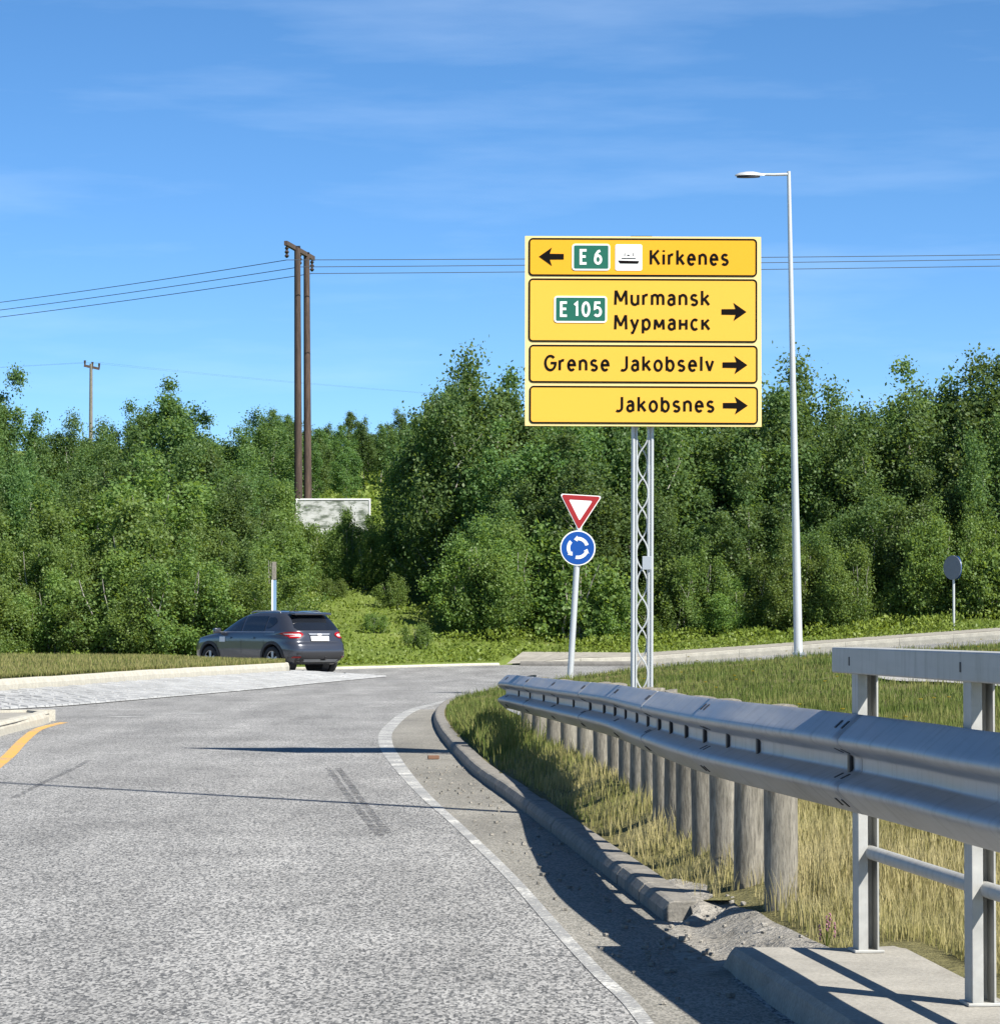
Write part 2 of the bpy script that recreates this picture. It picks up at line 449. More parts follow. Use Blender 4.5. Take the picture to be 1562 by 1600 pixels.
_k = [1.155] * 7 + [1.145, 1.13, 1.10, 1.07, 1.05]
RZT = [1.30 - (1.30 - z) * k for z, k in zip(RZT, _k)]
RAIL = [(x * k, y * k) for (x, y), k in zip(RAIL, _k)]
BS = 1.15                                                   # beam size
def rail_x(y):
    return np.interp(y, [p[1] for p in RAIL], [p[0] for p in RAIL])
def z_verge(x, y):
    x = np.asarray(x, float); y = np.asarray(y, float)
    kx = np.where(y < 14, rail_x(y) - 0.18, kerb_x(np.clip(y, 14, 60)) + 0.14)
    side = np.clip(x - kx, 0, None)
    base = 0.045 + 0.032 * smooth(y, 12.8, 14.4) + (0.06 + 0.085 * smooth(y, 13, 16) - 0.07 * smooth(y, 22, 32)) * smooth(side, 0.03, 0.45)
    top = np.interp(x, [-1.2, -0.5, 0.25, 1.3, 2.6, 6, 12, 30], [0.0, 0.0, 0.05, 0.15, 0.33, 0.56, 0.90, 1.1])
    back = 1 - 0.6 * smooth(y, 59.5, 64) * smooth(-np.asarray(x), -6, 1)
    return base + top * smooth(y, 15, 54) * back + 0.015 * np.sin(x * 3.1 + y) * np.sin(y * 1.3)

S = lambda n, me: tag(link(n, me), kind='structure')
# broad ground reaching the horizon
b = MB(); b.add([(-4000, -800, -0.6), (4000, -800, -0.6), (4000, 5000, -0.6), (-4000, 5000, -0.6)], [(0, 1, 2, 3)])
tag(b.build('ground', M['hill'], up=True), kind='structure')
# road sheet
xs = np.linspace(-60, 60, 121); ys = np.linspace(-12, 112, 125)
X, Y = np.meshgrid(xs, ys)
S('road', grid_mesh('road', X, Y, z_road(X, Y), M['road']))
# hillside
xs = np.concatenate([np.linspace(-160, -34, 22), np.linspace(-33, 30, 190), np.linspace(32, 140, 22)])
ts = np.concatenate([[0, 0.02], np.linspace(0.4, 26, 90), np.linspace(27, 90, 60), np.linspace(100, 400, 12)])
X = np.repeat(xs[None, :], len(ts), 0); Yf = y_far(xs)[None, :]
SWX = 0.0
setback = np.where(X > SWX, 2.0, 0.05)
Y = Yf + setback + ts[:, None]
Z = z_hill(X, Y); Z[0] -= 0.5
S('hillside', grid_mesh('hillside', X, Y, Z, M['hill']))
# right verge and grass mound
ys = np.concatenate([np.linspace(-4, 14, 70), np.linspace(14.2, 61, 200)])
rows = []
for y in ys:
    x0 = float(rail_x(y)) + 0.0 if y < 12.4 else (float(rail_x(y)) - 0.06 if y < 14.05 else float(kerb_x(y)) + 0.13)
    u = np.linspace(0, 1, 60) ** 2.2
    rows.append(np.stack([x0 + u * (34 - x0), np.full(60, y)], -1))
k2 = KR[KR[:, 1] >= 60.5]
G = np.array(rows)
S('verge', grid_mesh('verge', G[..., 0], G[..., 1], z_verge(G[..., 0], G[..., 1]), M['verge']))
# back of the mound, rounding down to the exit road
xs = np.linspace(0.4, 34, 90)
ybk = np.interp(xs, KR[np.argmax(KR[:, 0] > 0.2):, 0], KR[np.argmax(KR[:, 0] > 0.2):, 1])
uu = np.linspace(0, 1, 14)
X = np.repeat(xs[None, :], 14, 0); Y = 61 + uu[:, None] * (np.maximum(ybk, 61.05)[None, :] - 61)
Z = z_verge(X, Y) * (1 - uu[:, None] ** 2) + (z_road(X, Y) + 0.12) * uu[:, None] ** 2
S('verge', grid_mesh('verge_back', X, Y, Z, M['verge']))

# ------------------------------------------------------------------ kerbs, stone by stone
def kerb_mesh(name, mat, L, w, h, ch=0.03, deep=0.12):
    """profile across +x (behind the face); runs along +y"""
    prof = [(0, -deep), (0.005, h * 0.55), (0.03, h * 0.93), (0.05, h), (w, h), (w, -deep)]
    b_ = MB(); n = len(prof); e = 0.008
    for yy, sh in ((e * 0.2, 0.006), (e * 2, 0), (L - e * 2, 0), (L - e * 0.2, 0.006)):
        b_.v += [(max(x, sh) if x < w else w - sh, yy, z - (sh if z > 0 else 0)) for x, z in prof]
    for i in range(3):
        for k in range(n):
            b_.f.append((i*n + k, i*n + (k+1) % n, (i+1)*n + (k+1) % n, (i+1)*n + k))
    b_.f += [tuple(range(n)), tuple(reversed(range(3*n, 4*n)))]
    return b_.mesh(name, mat)

def kerb_run(pts, zf, mat, L=1.0, w=0.16, h=0.13, flip=False, mesh_name='kerb_stone', first=0):
    root = tag(link('kerb', None), kind='structure')
    P = resample(pts, L)
    if flip: P = P[::-1]
    me = kerb_mesh(mesh_name, mat, L, w, h)
    for i in range(len(P) - 1):
        a, c = P[i], P[i+1]
        za, zc = float(zf(*a[:2])), float(zf(*c[:2]))
        o = link('kerb_stone', me, root)
        o.location = (a[0], a[1], za + random.uniform(-0.004, 0.004))
        hd = math.atan2(c[1] - a[1], c[0] - a[0])
        o.rotation_euler = Matrix.Rotation(hd - math.pi/2 + random.uniform(-0.004, 0.004), 4, 'Z').to_euler()
        o.rotation_euler.x = math.atan2(zc - za, L)
    return root

def offset(pts, d):
    """to the right of the run for positive d"""
    P = np.array(pts, float)[:, :2]; T = np.gradient(P, axis=0); T /= np.linalg.norm(T, axis=1)[:, None]
    return P + np.stack([T[:, 1], -T[:, 0]], -1) * d

z0 = lambda x, y: 0.0
kerb_run(KR, lambda x, y: z_road(x, y), M['kerb'], 1.0, 0.15, 0.09)

# roundabout island: pale granite kerb, sett apron, dome of rough grass
IK = [ground_pt(*p, 0.17) for p in ((0, 1081), (110, 1073), (220, 1064), (330, 1057), (440, 1050))]
dx = (IK[0][0] - IK[1][0], IK[0][1] - IK[1][1])
IK = [(IK[0][0] + dx[0] * 4, IK[0][1] + dx[1] * 4)] + IK + [(IK[-1][0] + 0.1, IK[-1][1] + 1.6), (-6.2, 80.3), (-9.0, 83.0), (-14, 86), (-22, 88), (-34, 87)]
IKs = np.array(spline(IK, 14))
AO = [ground_pt(*p) for p in ((0, 1110), (88, 1105), (230, 1093), (400, 1078), (500, 1068), (588, 1059.5))]
dx = (AO[0][0] - AO[1][0], AO[0][1] - AO[1][1])
AO = [(AO[0][0] + dx[0] * 8, AO[0][1] + dx[1] * 8)] + AO + [(-2.9, 79.8), (-4.4, 82.4), (-8.0, 85.2), (-13.5, 88), (-22, 90), (-34, 89)]
AOs = np.array(spline(AO, 14))
def along(P, n):
    s = np.concatenate([[0], np.cumsum(np.linalg.norm(np.diff(P, axis=0), axis=1))]); t_ = np.linspace(0, s[-1], n)
    return np.stack([np.interp(t_, s, P[:, 0]), np.interp(t_, s, P[:, 1])], -1)
NA = 240
iN = int(np.argmin(np.abs(IKs[:, 1] - IK[6][1]))) ; aN = int(np.argmin(np.abs(AOs[:, 1] - AO[7][1])))
A1 = np.concatenate([along(AOs[:aN+1], 160), along(AOs[aN:], 81)[1:]]); A2 = np.concatenate([along(IKs[:iN+1], 160), along(IKs[iN:], 81)[1:]])
w_ = np.linspace(0, 1, 5)
X = A1[:, None, 0] * (1 - w_) + A2[:, None, 0] * w_; Y = A1[:, None, 1] * (1 - w_) + A2[:, None, 1] * w_
ap = S('apron', grid_mesh('apron', X, Y, 0.012 + 0.158 * w_[None, :] + 0 * X, M['cobble']))
# setts standing proud of the apron bed
b = MB()
vs_, fs_ = [], []
for i in range(0, 200):
    for k in range(9):
        u0, u1 = (k + 0.06) / 9, (k + 0.94) / 9
        a0, a1 = A1[i] * 0.94 + A1[i+1] * 0.06, A1[i] * 0.06 + A1[i+1] * 0.94
        c0, c1 = A2[i] * 0.94 + A2[i+1] * 0.06, A2[i] * 0.06 + A2[i+1] * 0.94
        hz = random.uniform(0.012, 0.035)
        q = [(a0, c0, u0), (a1, c1, u0), (a1, c1, u1), (a0, c0, u1)]
        base = [(*(p * (1 - u) + c * u), 0.012 + 0.158 * u) for p, c, u in q]
        cx_, cy_ = sum(p[0] for p in base) / 4, sum(p[1] for p in base) / 4
        top = [(p[0] + (cx_ - p[0]) * 0.12, p[1] + (cy_ - p[1]) * 0.12, p[2] + hz) for p in base]
        b.add(base + top, [(4, 5, 6, 7), (0, 1, 5, 4), (1, 2, 6, 5), (2, 3, 7, 6), (3, 0, 4, 7)])
tag(b.build('setts', M['cobble'], ap), kind='stuff')
kerb_run(IKs[::-1], lambda x, y: 0.165, M['granite'], 1.25, 0.2, 0.21, flip=False)
isl_in = offset(IKs, -0.19)
i0 = int(np.argmin(np.abs(IKs[:, 1] - 80.3)))
def z_island(x, y, e): return 0.37 + 0.13 * smooth(e, 0, 4)
ring_n = len(isl_in); cen = np.array([-22.0, 66.0])
w_ = np.concatenate([np.linspace(0, 0.3, 12), np.linspace(0.35, 1, 8)])
X = isl_in[:, None, 0] * (1 - w_) + cen[0] * w_; Y = isl_in[:, None, 1] * (1 - w_) + cen[1] * w_
E = np.hypot(X - isl_in[:, None, 0], Y - isl_in[:, None, 1])
S('island_ground', grid_mesh('island_ground', X, Y, z_island(X, Y, E), M['island']))

# far kerb with the pavement behind it, right of the roundabout
fx = np.linspace(0.2, 22, 60); far = np.stack([fx, y_far(fx) - 0.15], -1)
kerb_run(far[::-1], lambda x, y: z_road(x, y) - 0.01 - 0.2 * (1 - smooth(x, 0.0, 3.0)), M['granite'], 1.6, 0.30, 0.25)
A = [(x, y + 0.28, float(z_road(x, y)) + 0.04 + 0.205 * float(smooth(x, 0.0, 3.0))) for x, y in far]; B_ = [(x + 0.5, y + 2.4, float(z_hill(x, y + 2.4)) + 0.16) for x, y in far]
tag(MB().strip(A, B_).build('pavement', M['slab'], up=True), kind='structure')
# dark low kerb in front of its near end
kerb_run([(4.1, 94.6), (0.6, 95.4), (0.0, 95.9)], lambda x, y: z_road(x, y) - 0.02, M['dark_granite'], 0.9, 0.3, 0.16)
# low pale edging behind the car
ex = np.linspace(-30, 0, 50); edge = np.stack([ex, y_far(ex) - 0.1], -1)
kerb_run(edge[::-1], lambda x, y: z_road(x, y) - 0.02, M['granite'], 1.6, 0.2, 0.09)

# splitter island on the left
sp = [(-5.75, 25.0), (-5.72, 33.0), (-5.85, 38.5), (-5.98, 42.6), (-6.35, 43.3), (-6.9, 42.8), (-8.6, 37), (-9.4, 30), (-9.6, 25)]
b = MB(); n_ = len(sp)
b.add([(x, y, 0.12) for x, y in sp], [tuple(range(n_))])
si = tag(b.build('splitter_island', M['slab'], up=True), kind='structure')
kerb_run(spline(sp, 8)[::-1], z0, M['granite'], 0.8, 0.16, 0.15)

# ------------------------------------------------------------------ shoulder, markings, scuffs
EDGE = [ground_pt(*p) for p in ((1060, 1640), (1000, 1588), (935, 1522), (870, 1452), (795, 1368), (718, 1293), (660, 1240), (618, 1190), (602, 1160), (608, 1138), (640, 1112), (684, 1099), (740, 1086))]
EP = np.array(spline([(0.62, 4.0), (0.56, 8.0)] + EDGE[1:], 10))
n = 130
e_ = along(EP[EP[:, 1] < 49.5], n); 
kk = np.concatenate([[[1.2, 4.0], [1.05, 8.0], [0.82, 11.8]], KR[KR[:, 1] < 50]])
k_ = np.stack([np.interp(e_[:, 1], kk[:, 1], kk[:, 0]), e_[:, 1]], -1)
tag(MB().strip([(x, y, 0.0012) for x, y in e_], [(max(x, e_[i][0] + 0.02) + 0.03, y, 0.0012) for i, (x, y) in enumerate(k_)]).build('road_shoulder', M['shoulder'], up=True), kind='structure')
def line(pts, w, mat, name='road_marking', z=0.0026, zfun=None):
    P = np.array(pts, float); ww_ = np.asarray(w, float).reshape(-1, 1) if hasattr(w, '__len__') else w
    L_, R_ = offset(P, -1) , offset(P, 1)
    L_, R_ = P[:, :2] + (L_ - P[:, :2]) * ww_ / 2, P[:, :2] + (R_ - P[:, :2]) * ww_ / 2
    zz = [(float(zfun(*p)) if zfun else 0.0) + z for p in P]
    return tag(MB().strip([(*p, q) for p, q in zip(L_, zz)], [(*p, q) for p, q in zip(R_, zz)]).build(name, mat, up=True), kind='structure')
line(EP, np.interp(EP[:, 1], [8, 22, 32, 50], [0.05, 0.07, 0.15, 0.17]), M['white_line'])
YL = [ground_pt(*p) for p in ((-60, 1240), (-12, 1202), (14, 1181), (38, 1156), (62, 1139), (100, 1129))]
line(spline(YL, 8), 0.125, M['yellow_line'])
for a, c in (((176, 1121), (214, 1120)), ((286, 1115.5), (322, 1114.5))):
    line([ground_pt(*a), ground_pt(*c)], 0.45, M['white_line'])
line([(x, y_far(x) - 0.55) for x in np.linspace(-14, 0.2, 20)], 0.22, M['white_line'], zfun=z_road)
for pts in (((512, 1200), (552, 1255), (594, 1306)), ((528, 1200), (568, 1255), (606, 1304)), ((88, 1214), (118, 1200), (140, 1188)), ((20, 1248), (70, 1222), (88, 1214))):
    line(spline([ground_pt(*p) for p in pts], 4), 0.055, M['tyre'], 'tyre_scuff', 0.002)

# bridge edge slab and the dusty patch between it and the kerb
top = [(x * 1.092, y * 1.092) for x, y in [(0.985, 8.8), (0.875, 10.1), (0.80, 10.95), (1.2, 10.92), (1.37, 11.0), (1.42, 10.3), (1.50, 9.2), (1.72, 6.5), (2.0, 3.0), (1.35, 3.0), (1.12, 6.5)]]
b = MB(); n_ = len(top); cx_ = 1.3
bot = [(x - 0.11 if i in (0, 1, 9, 10) else (x - 0.10 if i == 2 else x), y + (0.95 if i == 2 else 0.0)) for i, (x, y) in enumerate(top)]
b.v = [(x, y, 0.1) for x, y in top] + [(x - (0.018 if i in (0, 1, 2, 9, 10) else 0), y, 0.08) for i, (x, y) in enumerate(top)] + [(x, y, -0.3) for x, y in bot]
b.f = [tuple(range(n_))] + [(i, n_ + i, n_ + (i+1) % n_, (i+1) % n_) for i in range(n_)] + [(n_ + i, 2*n_ + i, 2*n_ + (i+1) % n_, n_ + (i+1) % n_) for i in range(n_)]
tag(b.build('bridge_edge', M['slab']), kind='structure')
yy = np.linspace(11.6, 15.2, 52); ww = np.linspace(0, 1, 16)
X = np.array([[np.interp(y, [11.6, 12.6, 13.2, 13.8, 14.0, 15.2], [0.72, 0.64, 0.66, 0.70, 0.84, float(kerb_x(15.2)) + 0.13]) * (1 - w) + (rail_x(y) - 0.03) * w for w in ww] for y in yy])
Y = np.repeat(yy[:, None], 16, 1)
edge_ = smooth(ww, 0.0, 0.15)[None, :] * smooth(Y, 11.6, 12.0)
Z = -0.004 + 0.010 * edge_ + (0.085 * np.maximum(smooth(ww, 0.35, 1.0)[None, :] + 0 * X, smooth(Y, 13.85, 14.15))) + 0.008 * np.sin(X * 27 + Y * 3) * np.sin(Y * 9) * smooth(ww, 0.1, 0.4)[None, :]
S('dirt_patch', grid_mesh('dirt_patch', X, Y, Z, M['gravel']))
# gravel path crossing the mound behind the railing
pt = np.array(spline([(5.05, 43.6), (5.6, 44.2), (7, 44.8), (10, 45.3), (16, 46)], 12)); pb = np.array(spline([(5.05, 43.4), (5.4, 41.0), (6.4, 38.0), (9, 35.6), (16, 34.0)], 12))
n = 60; a, c = along(pt, n), along(pb, n)
w_ = np.linspace(0, 1, 10)
X = a[:, None, 0] * (1 - w_) + c[:, None, 0] * w_; Y = a[:, None, 1] * (1 - w_) + c[:, None, 1] * w_
S('path', grid_mesh('path', X, Y, z_verge(X, Y) + 0.035, M['path']))

# ------------------------------------------------------------------ lettering drawn with one stroke width
def arc(cx, cy, rx, ry, a0, a1, n=12):
    return [(cx + rx * math.cos(R(a0 + (a1 - a0) * i / n)), cy + ry * math.sin(R(a0 + (a1 - a0) * i / n))) for i in range(n + 1)]
XH = 0.70
GL = {
 'K': (0.60, [[(0.05, 0), (0.05, 1)], [(0.56, 1), (0.07, 0.42)], [(0.24, 0.60), (0.60, 0)]]),
 'M': (0.80, [[(0.05, 0), (0.08, 1)], [(0.09, 0.99), (0.40, 0.24)], [(0.71, 0.99), (0.40, 0.24)], [(0.72, 1), (0.75, 0)]]),
 'G': (0.70, [arc(0.38, 0.5, 0.33, 0.5, 45, 360, 26) + [(0.40, 0.5)]]),
 'J': (0.50, [[(0.43, 1), (0.43, 0.25)] + arc(0.20, 0.25, 0.23, 0.25, 0, -125)]),
 'i': (0.12, [[(0.06, 0), (0.06, XH)], [(0.06, 0.90), (0.06, 1.0)]]),
 'l': (0.12, [[(0.06, 0), (0.06, 1)]]),
 'r': (0.32, [[(0.05, 0), (0.05, XH)], [(0.05, 0.40)] + arc(0.27, 0.42, 0.22, 0.28, 170, 75, 8)]),
 'k': (0.48, [[(0.05, 0), (0.05, 1)], [(0.44, XH), (0.06, 0.28)], [(0.20, 0.42), (0.48, 0)]]),
 'e': (0.52, [[(0.05, 0.37), (0.47, 0.37)] + arc(0.26, 0.35, 0.21, 0.35, 5, 315, 20)]),
 'n': (0.50, [[(0.05, 0), (0.05, XH)], [(0.05, 0.40)] + arc(0.25, 0.44, 0.20, 0.26, 175, 0) + [(0.45, 0)]]),
 'm': (0.80, [[(0.05, 0), (0.05, XH)], [(0.05, 0.40)] + arc(0.225, 0.47, 0.175, 0.23, 175, 0) + [(0.40, 0)], [(0.40, 0.40)] + arc(0.575, 0.47, 0.175, 0.23, 175, 0) + [(0.75, 0)]]),
 'u': (0.50, [[(0.05, XH)] + [(0.05, 0.26)] + arc(0.25, 0.26, 0.20, 0.26, 180, 355) + [(0.45, 0.30)], [(0.45, XH), (0.45, 0)]]),
 's': (0.44, [arc(0.22, 0.525, 0.165, 0.175, 30, 235, 12)[:-1] + [(0.22, 0.35)] + arc(0.22, 0.175, 0.175, 0.175, 60, -150, 12)]),
 'a': (0.48, [arc(0.23, 0.49, 0.18, 0.21, 150, 0, 10) + [(0.41, 0)], [(0.41, 0.41), (0.24, 0.41)] + arc(0.22, 0.205, 0.17, 0.205, 90, 270, 12) + [(0.30, 0.02), (0.41, 0.12)]]),
 'o': (0.54, [arc(0.27, 0.35, 0.22, 0.35, 90, 450, 26)]),
 'b': (0.52, [[(0.05, 0), (0.05, 1)], arc(0.26, 0.35, 0.21, 0.35, 180, 540, 26)]),
 'v': (0.48, [[(0.03, XH), (0.24, 0)], [(0.45, XH), (0.24, 0)]]),
 'c': (0.46, [arc(0.26, 0.35, 0.21, 0.35, 48, 312, 20)]),
 'y': (0.50, [[(0.03, XH), (0.26, 0.06)], [(0.47, XH), (0.24, 0.0), (0.14, -0.24), (0.03, -0.26)]]),
 'p': (0.52, [[(0.05, -0.28), (0.05, XH)], arc(0.26, 0.35, 0.21, 0.35, 180, 540, 26)]),
 'ж': (0.66, [[(0.05, 0), (0.08, XH)], [(0.09, 0.69), (0.33, 0.15)], [(0.57, 0.69), (0.33, 0.15)], [(0.58, XH), (0.61, 0)]]),      # small capital M
 'н': (0.50, [[(0.05, 0), (0.05, XH)], [(0.45, 0), (0.45, XH)], [(0.05, 0.36), (0.45, 0.36)]]),
 'к': (0.48, [[(0.05, 0), (0.05, XH)], [(0.44, XH), (0.07, 0.30)], [(0.20, 0.42), (0.48, 0)]]),
 'E': (0.52, [[(0.50, 1), (0.07, 1), (0.07, 0), (0.50, 0)], [(0.07, 0.52), (0.44, 0.52)]]),
 '6': (0.60, [arc(0.30, 0.30, 0.22, 0.30, 90, 450, 24), [(0.46, 0.98), (0.30, 0.90), (0.14, 0.66), (0.08, 0.34)]]),
 '1': (0.30, [[(0.03, 0.82), (0.21, 1), (0.21, 0)]]),
 '0': (0.62, [arc(0.31, 0.5, 0.23, 0.5, 90, 450, 26)]),
 '5': (0.58, [[(0.50, 1), (0.14, 1), (0.10, 0.56)] + arc(0.28, 0.32, 0.24, 0.32, 115, -140, 16)]),
}
def stroke(mb, pts, w, fn, d0, d1):
    P = [Vector((p[0], p[1])) for p in pts]
    Q = [P[0]]
    for p in P[1:]:
        if (p - Q[-1]).length > 1e-5: Q.append(p)
    P = Q; closed = (P[0] - P[-1]).length < 1e-4
    if closed: P = P[:-1]
    n = len(P); Lf, Rt = [], []
    for i in range(n):
        a = P[i-1] if (i > 0 or closed) else None; c = P[(i+1) % n] if (i < n-1 or closed) else None
        t1 = (P[i] - a).normalized() if a is not None else None; t2 = (c - P[i]).normalized() if c is not None else None
        tt = t1 or t2
        if t1 and t2: tt = (t1 + t2); tt = tt.normalized() if tt.length > 1e-3 else t1
        nn = Vector((-tt.y, tt.x)); k = 1.0
        if t1 and t2: k = min(1.9, 1.0 / max(0.3, nn.dot(Vector((-t1.y, t1.x)))))
        Lf.append(P[i] + nn * w / 2 * k); Rt.append(P[i] - nn * w / 2 * k)
    o = len(mb.v); m_ = n
    for d in (d0, d1):
        mb.v += [tuple(fn(p.x, p.y, d)) for p in Lf] + [tuple(fn(p.x, p.y, d)) for p in Rt]
    for i in range(n if closed else n - 1):
        j = (i + 1) % n
        mb.f += [(o+i, o+j, o+m_+j, o+m_+i), (o+2*m_+i, o+3*m_+i, o+3*m_+j, o+2*m_+j), (o+i, o+2*m_+i, o+2*m_+j, o+j), (o+m_+i, o+m_+j, o+3*m_+j, o+3*m_+i)]
    if not closed:
        for i in (0, n-1): mb.f.append((o+i, o+m_+i, o+3*m_+i, o+2*m_+i))

def text(word, x0, x1, y0, cap, fn, d0, d1, weight=0.175, name='lettering', mat=None, parent=None):
    """word spread between x0 and x1 on baseline y0"""
    adv = [0.34 if ch == ' ' else GL[ch][0] for ch in word]
    gaps = len(word) - 1
    sp_ = ((x1 - x0) / cap - sum(adv)) / max(gaps, 1) 
    sx = 1.0
    if sp_ < 0.10:
        sx = ((x1 - x0) / cap - 0.10 * gaps) / sum(adv); sp_ = 0.10
    if sp_ > 0.26:
        sx = ((x1 - x0) / cap - 0.26 * gaps) / sum(adv); sp_ = 0.26
    mb = MB(); x = x0; k = 0
    for ch, a in zip(word, adv):
        if ch != ' ':
            for st in GL[ch][1]:
                stroke(mb, [(x + p[0] * cap * sx, y0 + p[1] * cap) for p in st], weight * cap, fn, d0 + 0.0001 * (k % 3), d1 - 0.0002 * (k % 5)); k += 1
        x += a * cap * sx + sp_ * cap
    return mb.build(name, mat, parent)

def rrect(x0, y0, x1, y1, r, n=5):
    pts = []
    for cx_, cy_, a0 in ((x1 - r, y1 - r, 0), (x0 + r, y1 - r, 90), (x0 + r, y0 + r, 180), (x1 - r, y0 + r, 270)):
        pts += arc(cx_, cy_, r, r, a0, a0 + 90, n)
    return pts

# ------------------------------------------------------------------ the big direction sign on its lattice mast
SD = 30.4; KS = SD / 48.0; UNIT = 1 / (3.905 * FPX / SD)                    # metres per unit of the sign's drawing
sx0, sz_top = at(1001, 374, SD)[0], at(1001, 374, SD)[2]
gz = float(z_verge(sx0, SD))
sign = thing('direction_sign', 'large yellow direction sign with black place names on a white lattice mast', 'road sign', (sx0, SD, gz))
sign.rotation_euler = (0, R(0.25), 0)
def F(u, v, d):                                            # drawing units right / down from the sheet's top edge, d metres in front
    return ((u - 785) * UNIT, -0.18 - d, (sz_top - gz) - (v - 52) * UNIT)
def Fm(u, v, d): return F(u, -v, d)                         # same with v up
PAN = {1: (84, 59, 1474, 291), 2: (85, 306, 1475, 693), 3: (89, 711, 1478, 942), 4: (92, 961, 1481, 1191)}
MB().prism([(62, 47), (1498, 47), (1503, 1205), (66, 1205)], F, 0.0, -0.045).build('backing_sheet', M['sign_pale'], sign)
panels = {}
for k, (x0, y0, x1, y1) in PAN.items():
    p = MB().prism([(u, v) for u, v in rrect(x0 + 10, y0 + 10, x1 - 10, y1 - 10, 16)], F, 0.004, 0.0006).build('panel', M['sign_amber' if k == 1 else 'sign_yellow'], sign)
    if k == 1: p['label'] = 'amber top panel pointing left to the port town'
    MB().ring(rrect(x0, y0, x1, y1, 26), rrect(x0 + 10, y0 + 10, x1 - 10, y1 - 10, 16), F, 0.006, 0.0003).build('border', M['sign_black'], p)
    panels[k] = p
def arrow(p, x0, x1, yc, h, left):
    sh, hd = h * 0.30, (x1 - x0) * 0.52
    q = [(0, 0), (hd, -h / 2), (hd * 0.84, -sh / 2 - 1), ((x1 - x0), -sh / 2), ((x1 - x0), sh / 2), (hd * 0.84, sh / 2 + 1), (hd, h / 2)]
    q = [(x0 + a, yc + c) if left else (x1 - a, yc + c) for a, c in q]
    MB().prism(q, F, 0.0075, 0.0045).build('arrow', M['sign_black'], p)
arrow(panels[1], 147, 298, 173, 112, True); arrow(panels[2], 1258, 1410, 506, 110, False)
arrow(panels[3], 1265, 1416, 830, 110, False); arrow(panels[4], 1268, 1419, 1077, 108, False)
W = M['sign_white']; K = M['sign_black']
text('Kirkenes', 824, 1298, -217, 86, Fm, 0.0075, 0.0045, mat=K, parent=panels[1])
text('Murmansk', 608, 1182, -464, 86, Fm, 0.0075, 0.0045, mat=K, parent=panels[2])
text('Mypжaнcк', 608, 1184, -614, 86, Fm, 0.0075, 0.0045, mat=K, parent=panels[2])
text('Grense', 184, 576, -865, 86, Fm, 0.0075, 0.0045, mat=K, parent=panels[3])
text('Jakobselv', 642, 1210, -865, 86, Fm, 0.0075, 0.0045, mat=K, parent=panels[3])
text('Jakobsnes', 614, 1213, -1113, 86, Fm, 0.0075, 0.0045, mat=K, parent=panels[4])
def badge(pp, x0, y0, x1, y1, words_):
    pl = MB().prism(rrect(x0 + 11, y0 + 10, x1 - 11, y1 - 10, 8), F, 0.0085, 0.0045)
    o = pl.build('route_badge', M['sign_green'], sign)
    MB().ring(rrect(x0, y0, x1, y1, 20), rrect(x0 + 11, y0 + 10, x1 - 11, y1 - 10, 8), F, 0.010, 0.0042).build('badge_border', W, o)
    for wd, a, c, yb in words_:
        text(wd, a, c, -yb, 80, Fm, 0.0115, 0.009, 0.19, mat=W, parent=o)
badge(panels[1], 348, 94, 580, 257, [('E', 396, 446, 214), ('6', 482, 540, 214)])
badge(panels[2], 240, 413, 562, 576, [('E', 278, 328, 534), ('105', 362, 528, 534)])
o = MB().prism(rrect(611, 96, 775, 257, 12), F, 0.008, 0.0045).build('ferry_pictogram', W, sign)
b = MB()
for q in ([(628, 195), (757, 198), (750, 214), (640, 213)], [(650, 180), (735, 180), (735, 185), (650, 185)], [(680, 166), (690, 158), (702, 166)], [(667, 150), (671, 150), (671, 168), (667, 168)], [(717, 150), (721, 150), (721, 168), (717, 168)]):
    b.prism(q, F, 0.0105, 0.0085)
b.build('ferry_outline', K, o)
MB().prism([(705, 43), (835, 43), (835, 49), (705, 49)], F, -0.01, -0.09).build('top_clamp', M['black_iron'], sign)
# lattice mast: four chords, zigzag bars front and back
mast = MB()
mh = (sz_top - gz) - 0.02
HC, DC, ST = 0.058, 0.085, 0.0357
for sx in (-1, 1):
    for sy in (-DC, DC):
        mast.tube([(sx * 0.088, sy, -0.2), (sx * 0.088, sy, mh)], 0.0155, 12)
        mast.tube([(sx * HC, sy * 0.98, -0.2), (sx * HC, sy * 0.98, mh)], 0.0085, 8)
MA = mast.build('mast', M['paint_grey'], sign, True)
n_ = int((mh - 0.1) / ST)
wob = lambda i, ph: math.copysign(abs(math.cos(math.pi * i / 8 + ph * math.pi)) ** 0.8, math.cos(math.pi * i / 8 + ph * math.pi))
for sy, ph in ((-DC, 0), (DC, 1)):
    MB().tube([(0.91 * HC * wob(i, ph), sy, 0.05 + i * ST) for i in range(n_ + 1)], 0.0075, 6).build('zigzag_bar', M['paint_grey'], MA, True)
for sx in (-1, 1):
    MB().tube([(sx * HC, 0.88 * DC * wob(i, sx > 0), 0.05 + i * ST) for i in range(n_ + 1)], 0.0075, 6).build('zigzag_bar', M['paint_grey'], MA, True)
for zc in (0.3, 1.2, 2.2):
    MB().box((0, 0, (sz_top - gz) - (0.25 + zc) * KS), (3.3 * KS, 0.05, 0.05)).build('sign_rail', M['steel'], sign).location = (0, -0.145, 0)
z_pl = at(1008, 880, SD)[2] - gz
MB().box((0.040, -DC - 0.022, z_pl), (0.085, 0.01, 0.20 * KS), bev=0.002).build('mast_plate', M['sign_back'], sign)
MB().box((0, 0, -0.06), (0.42, 0.42, 0.2), bev=0.02).build('footing', M['slab'], sign)

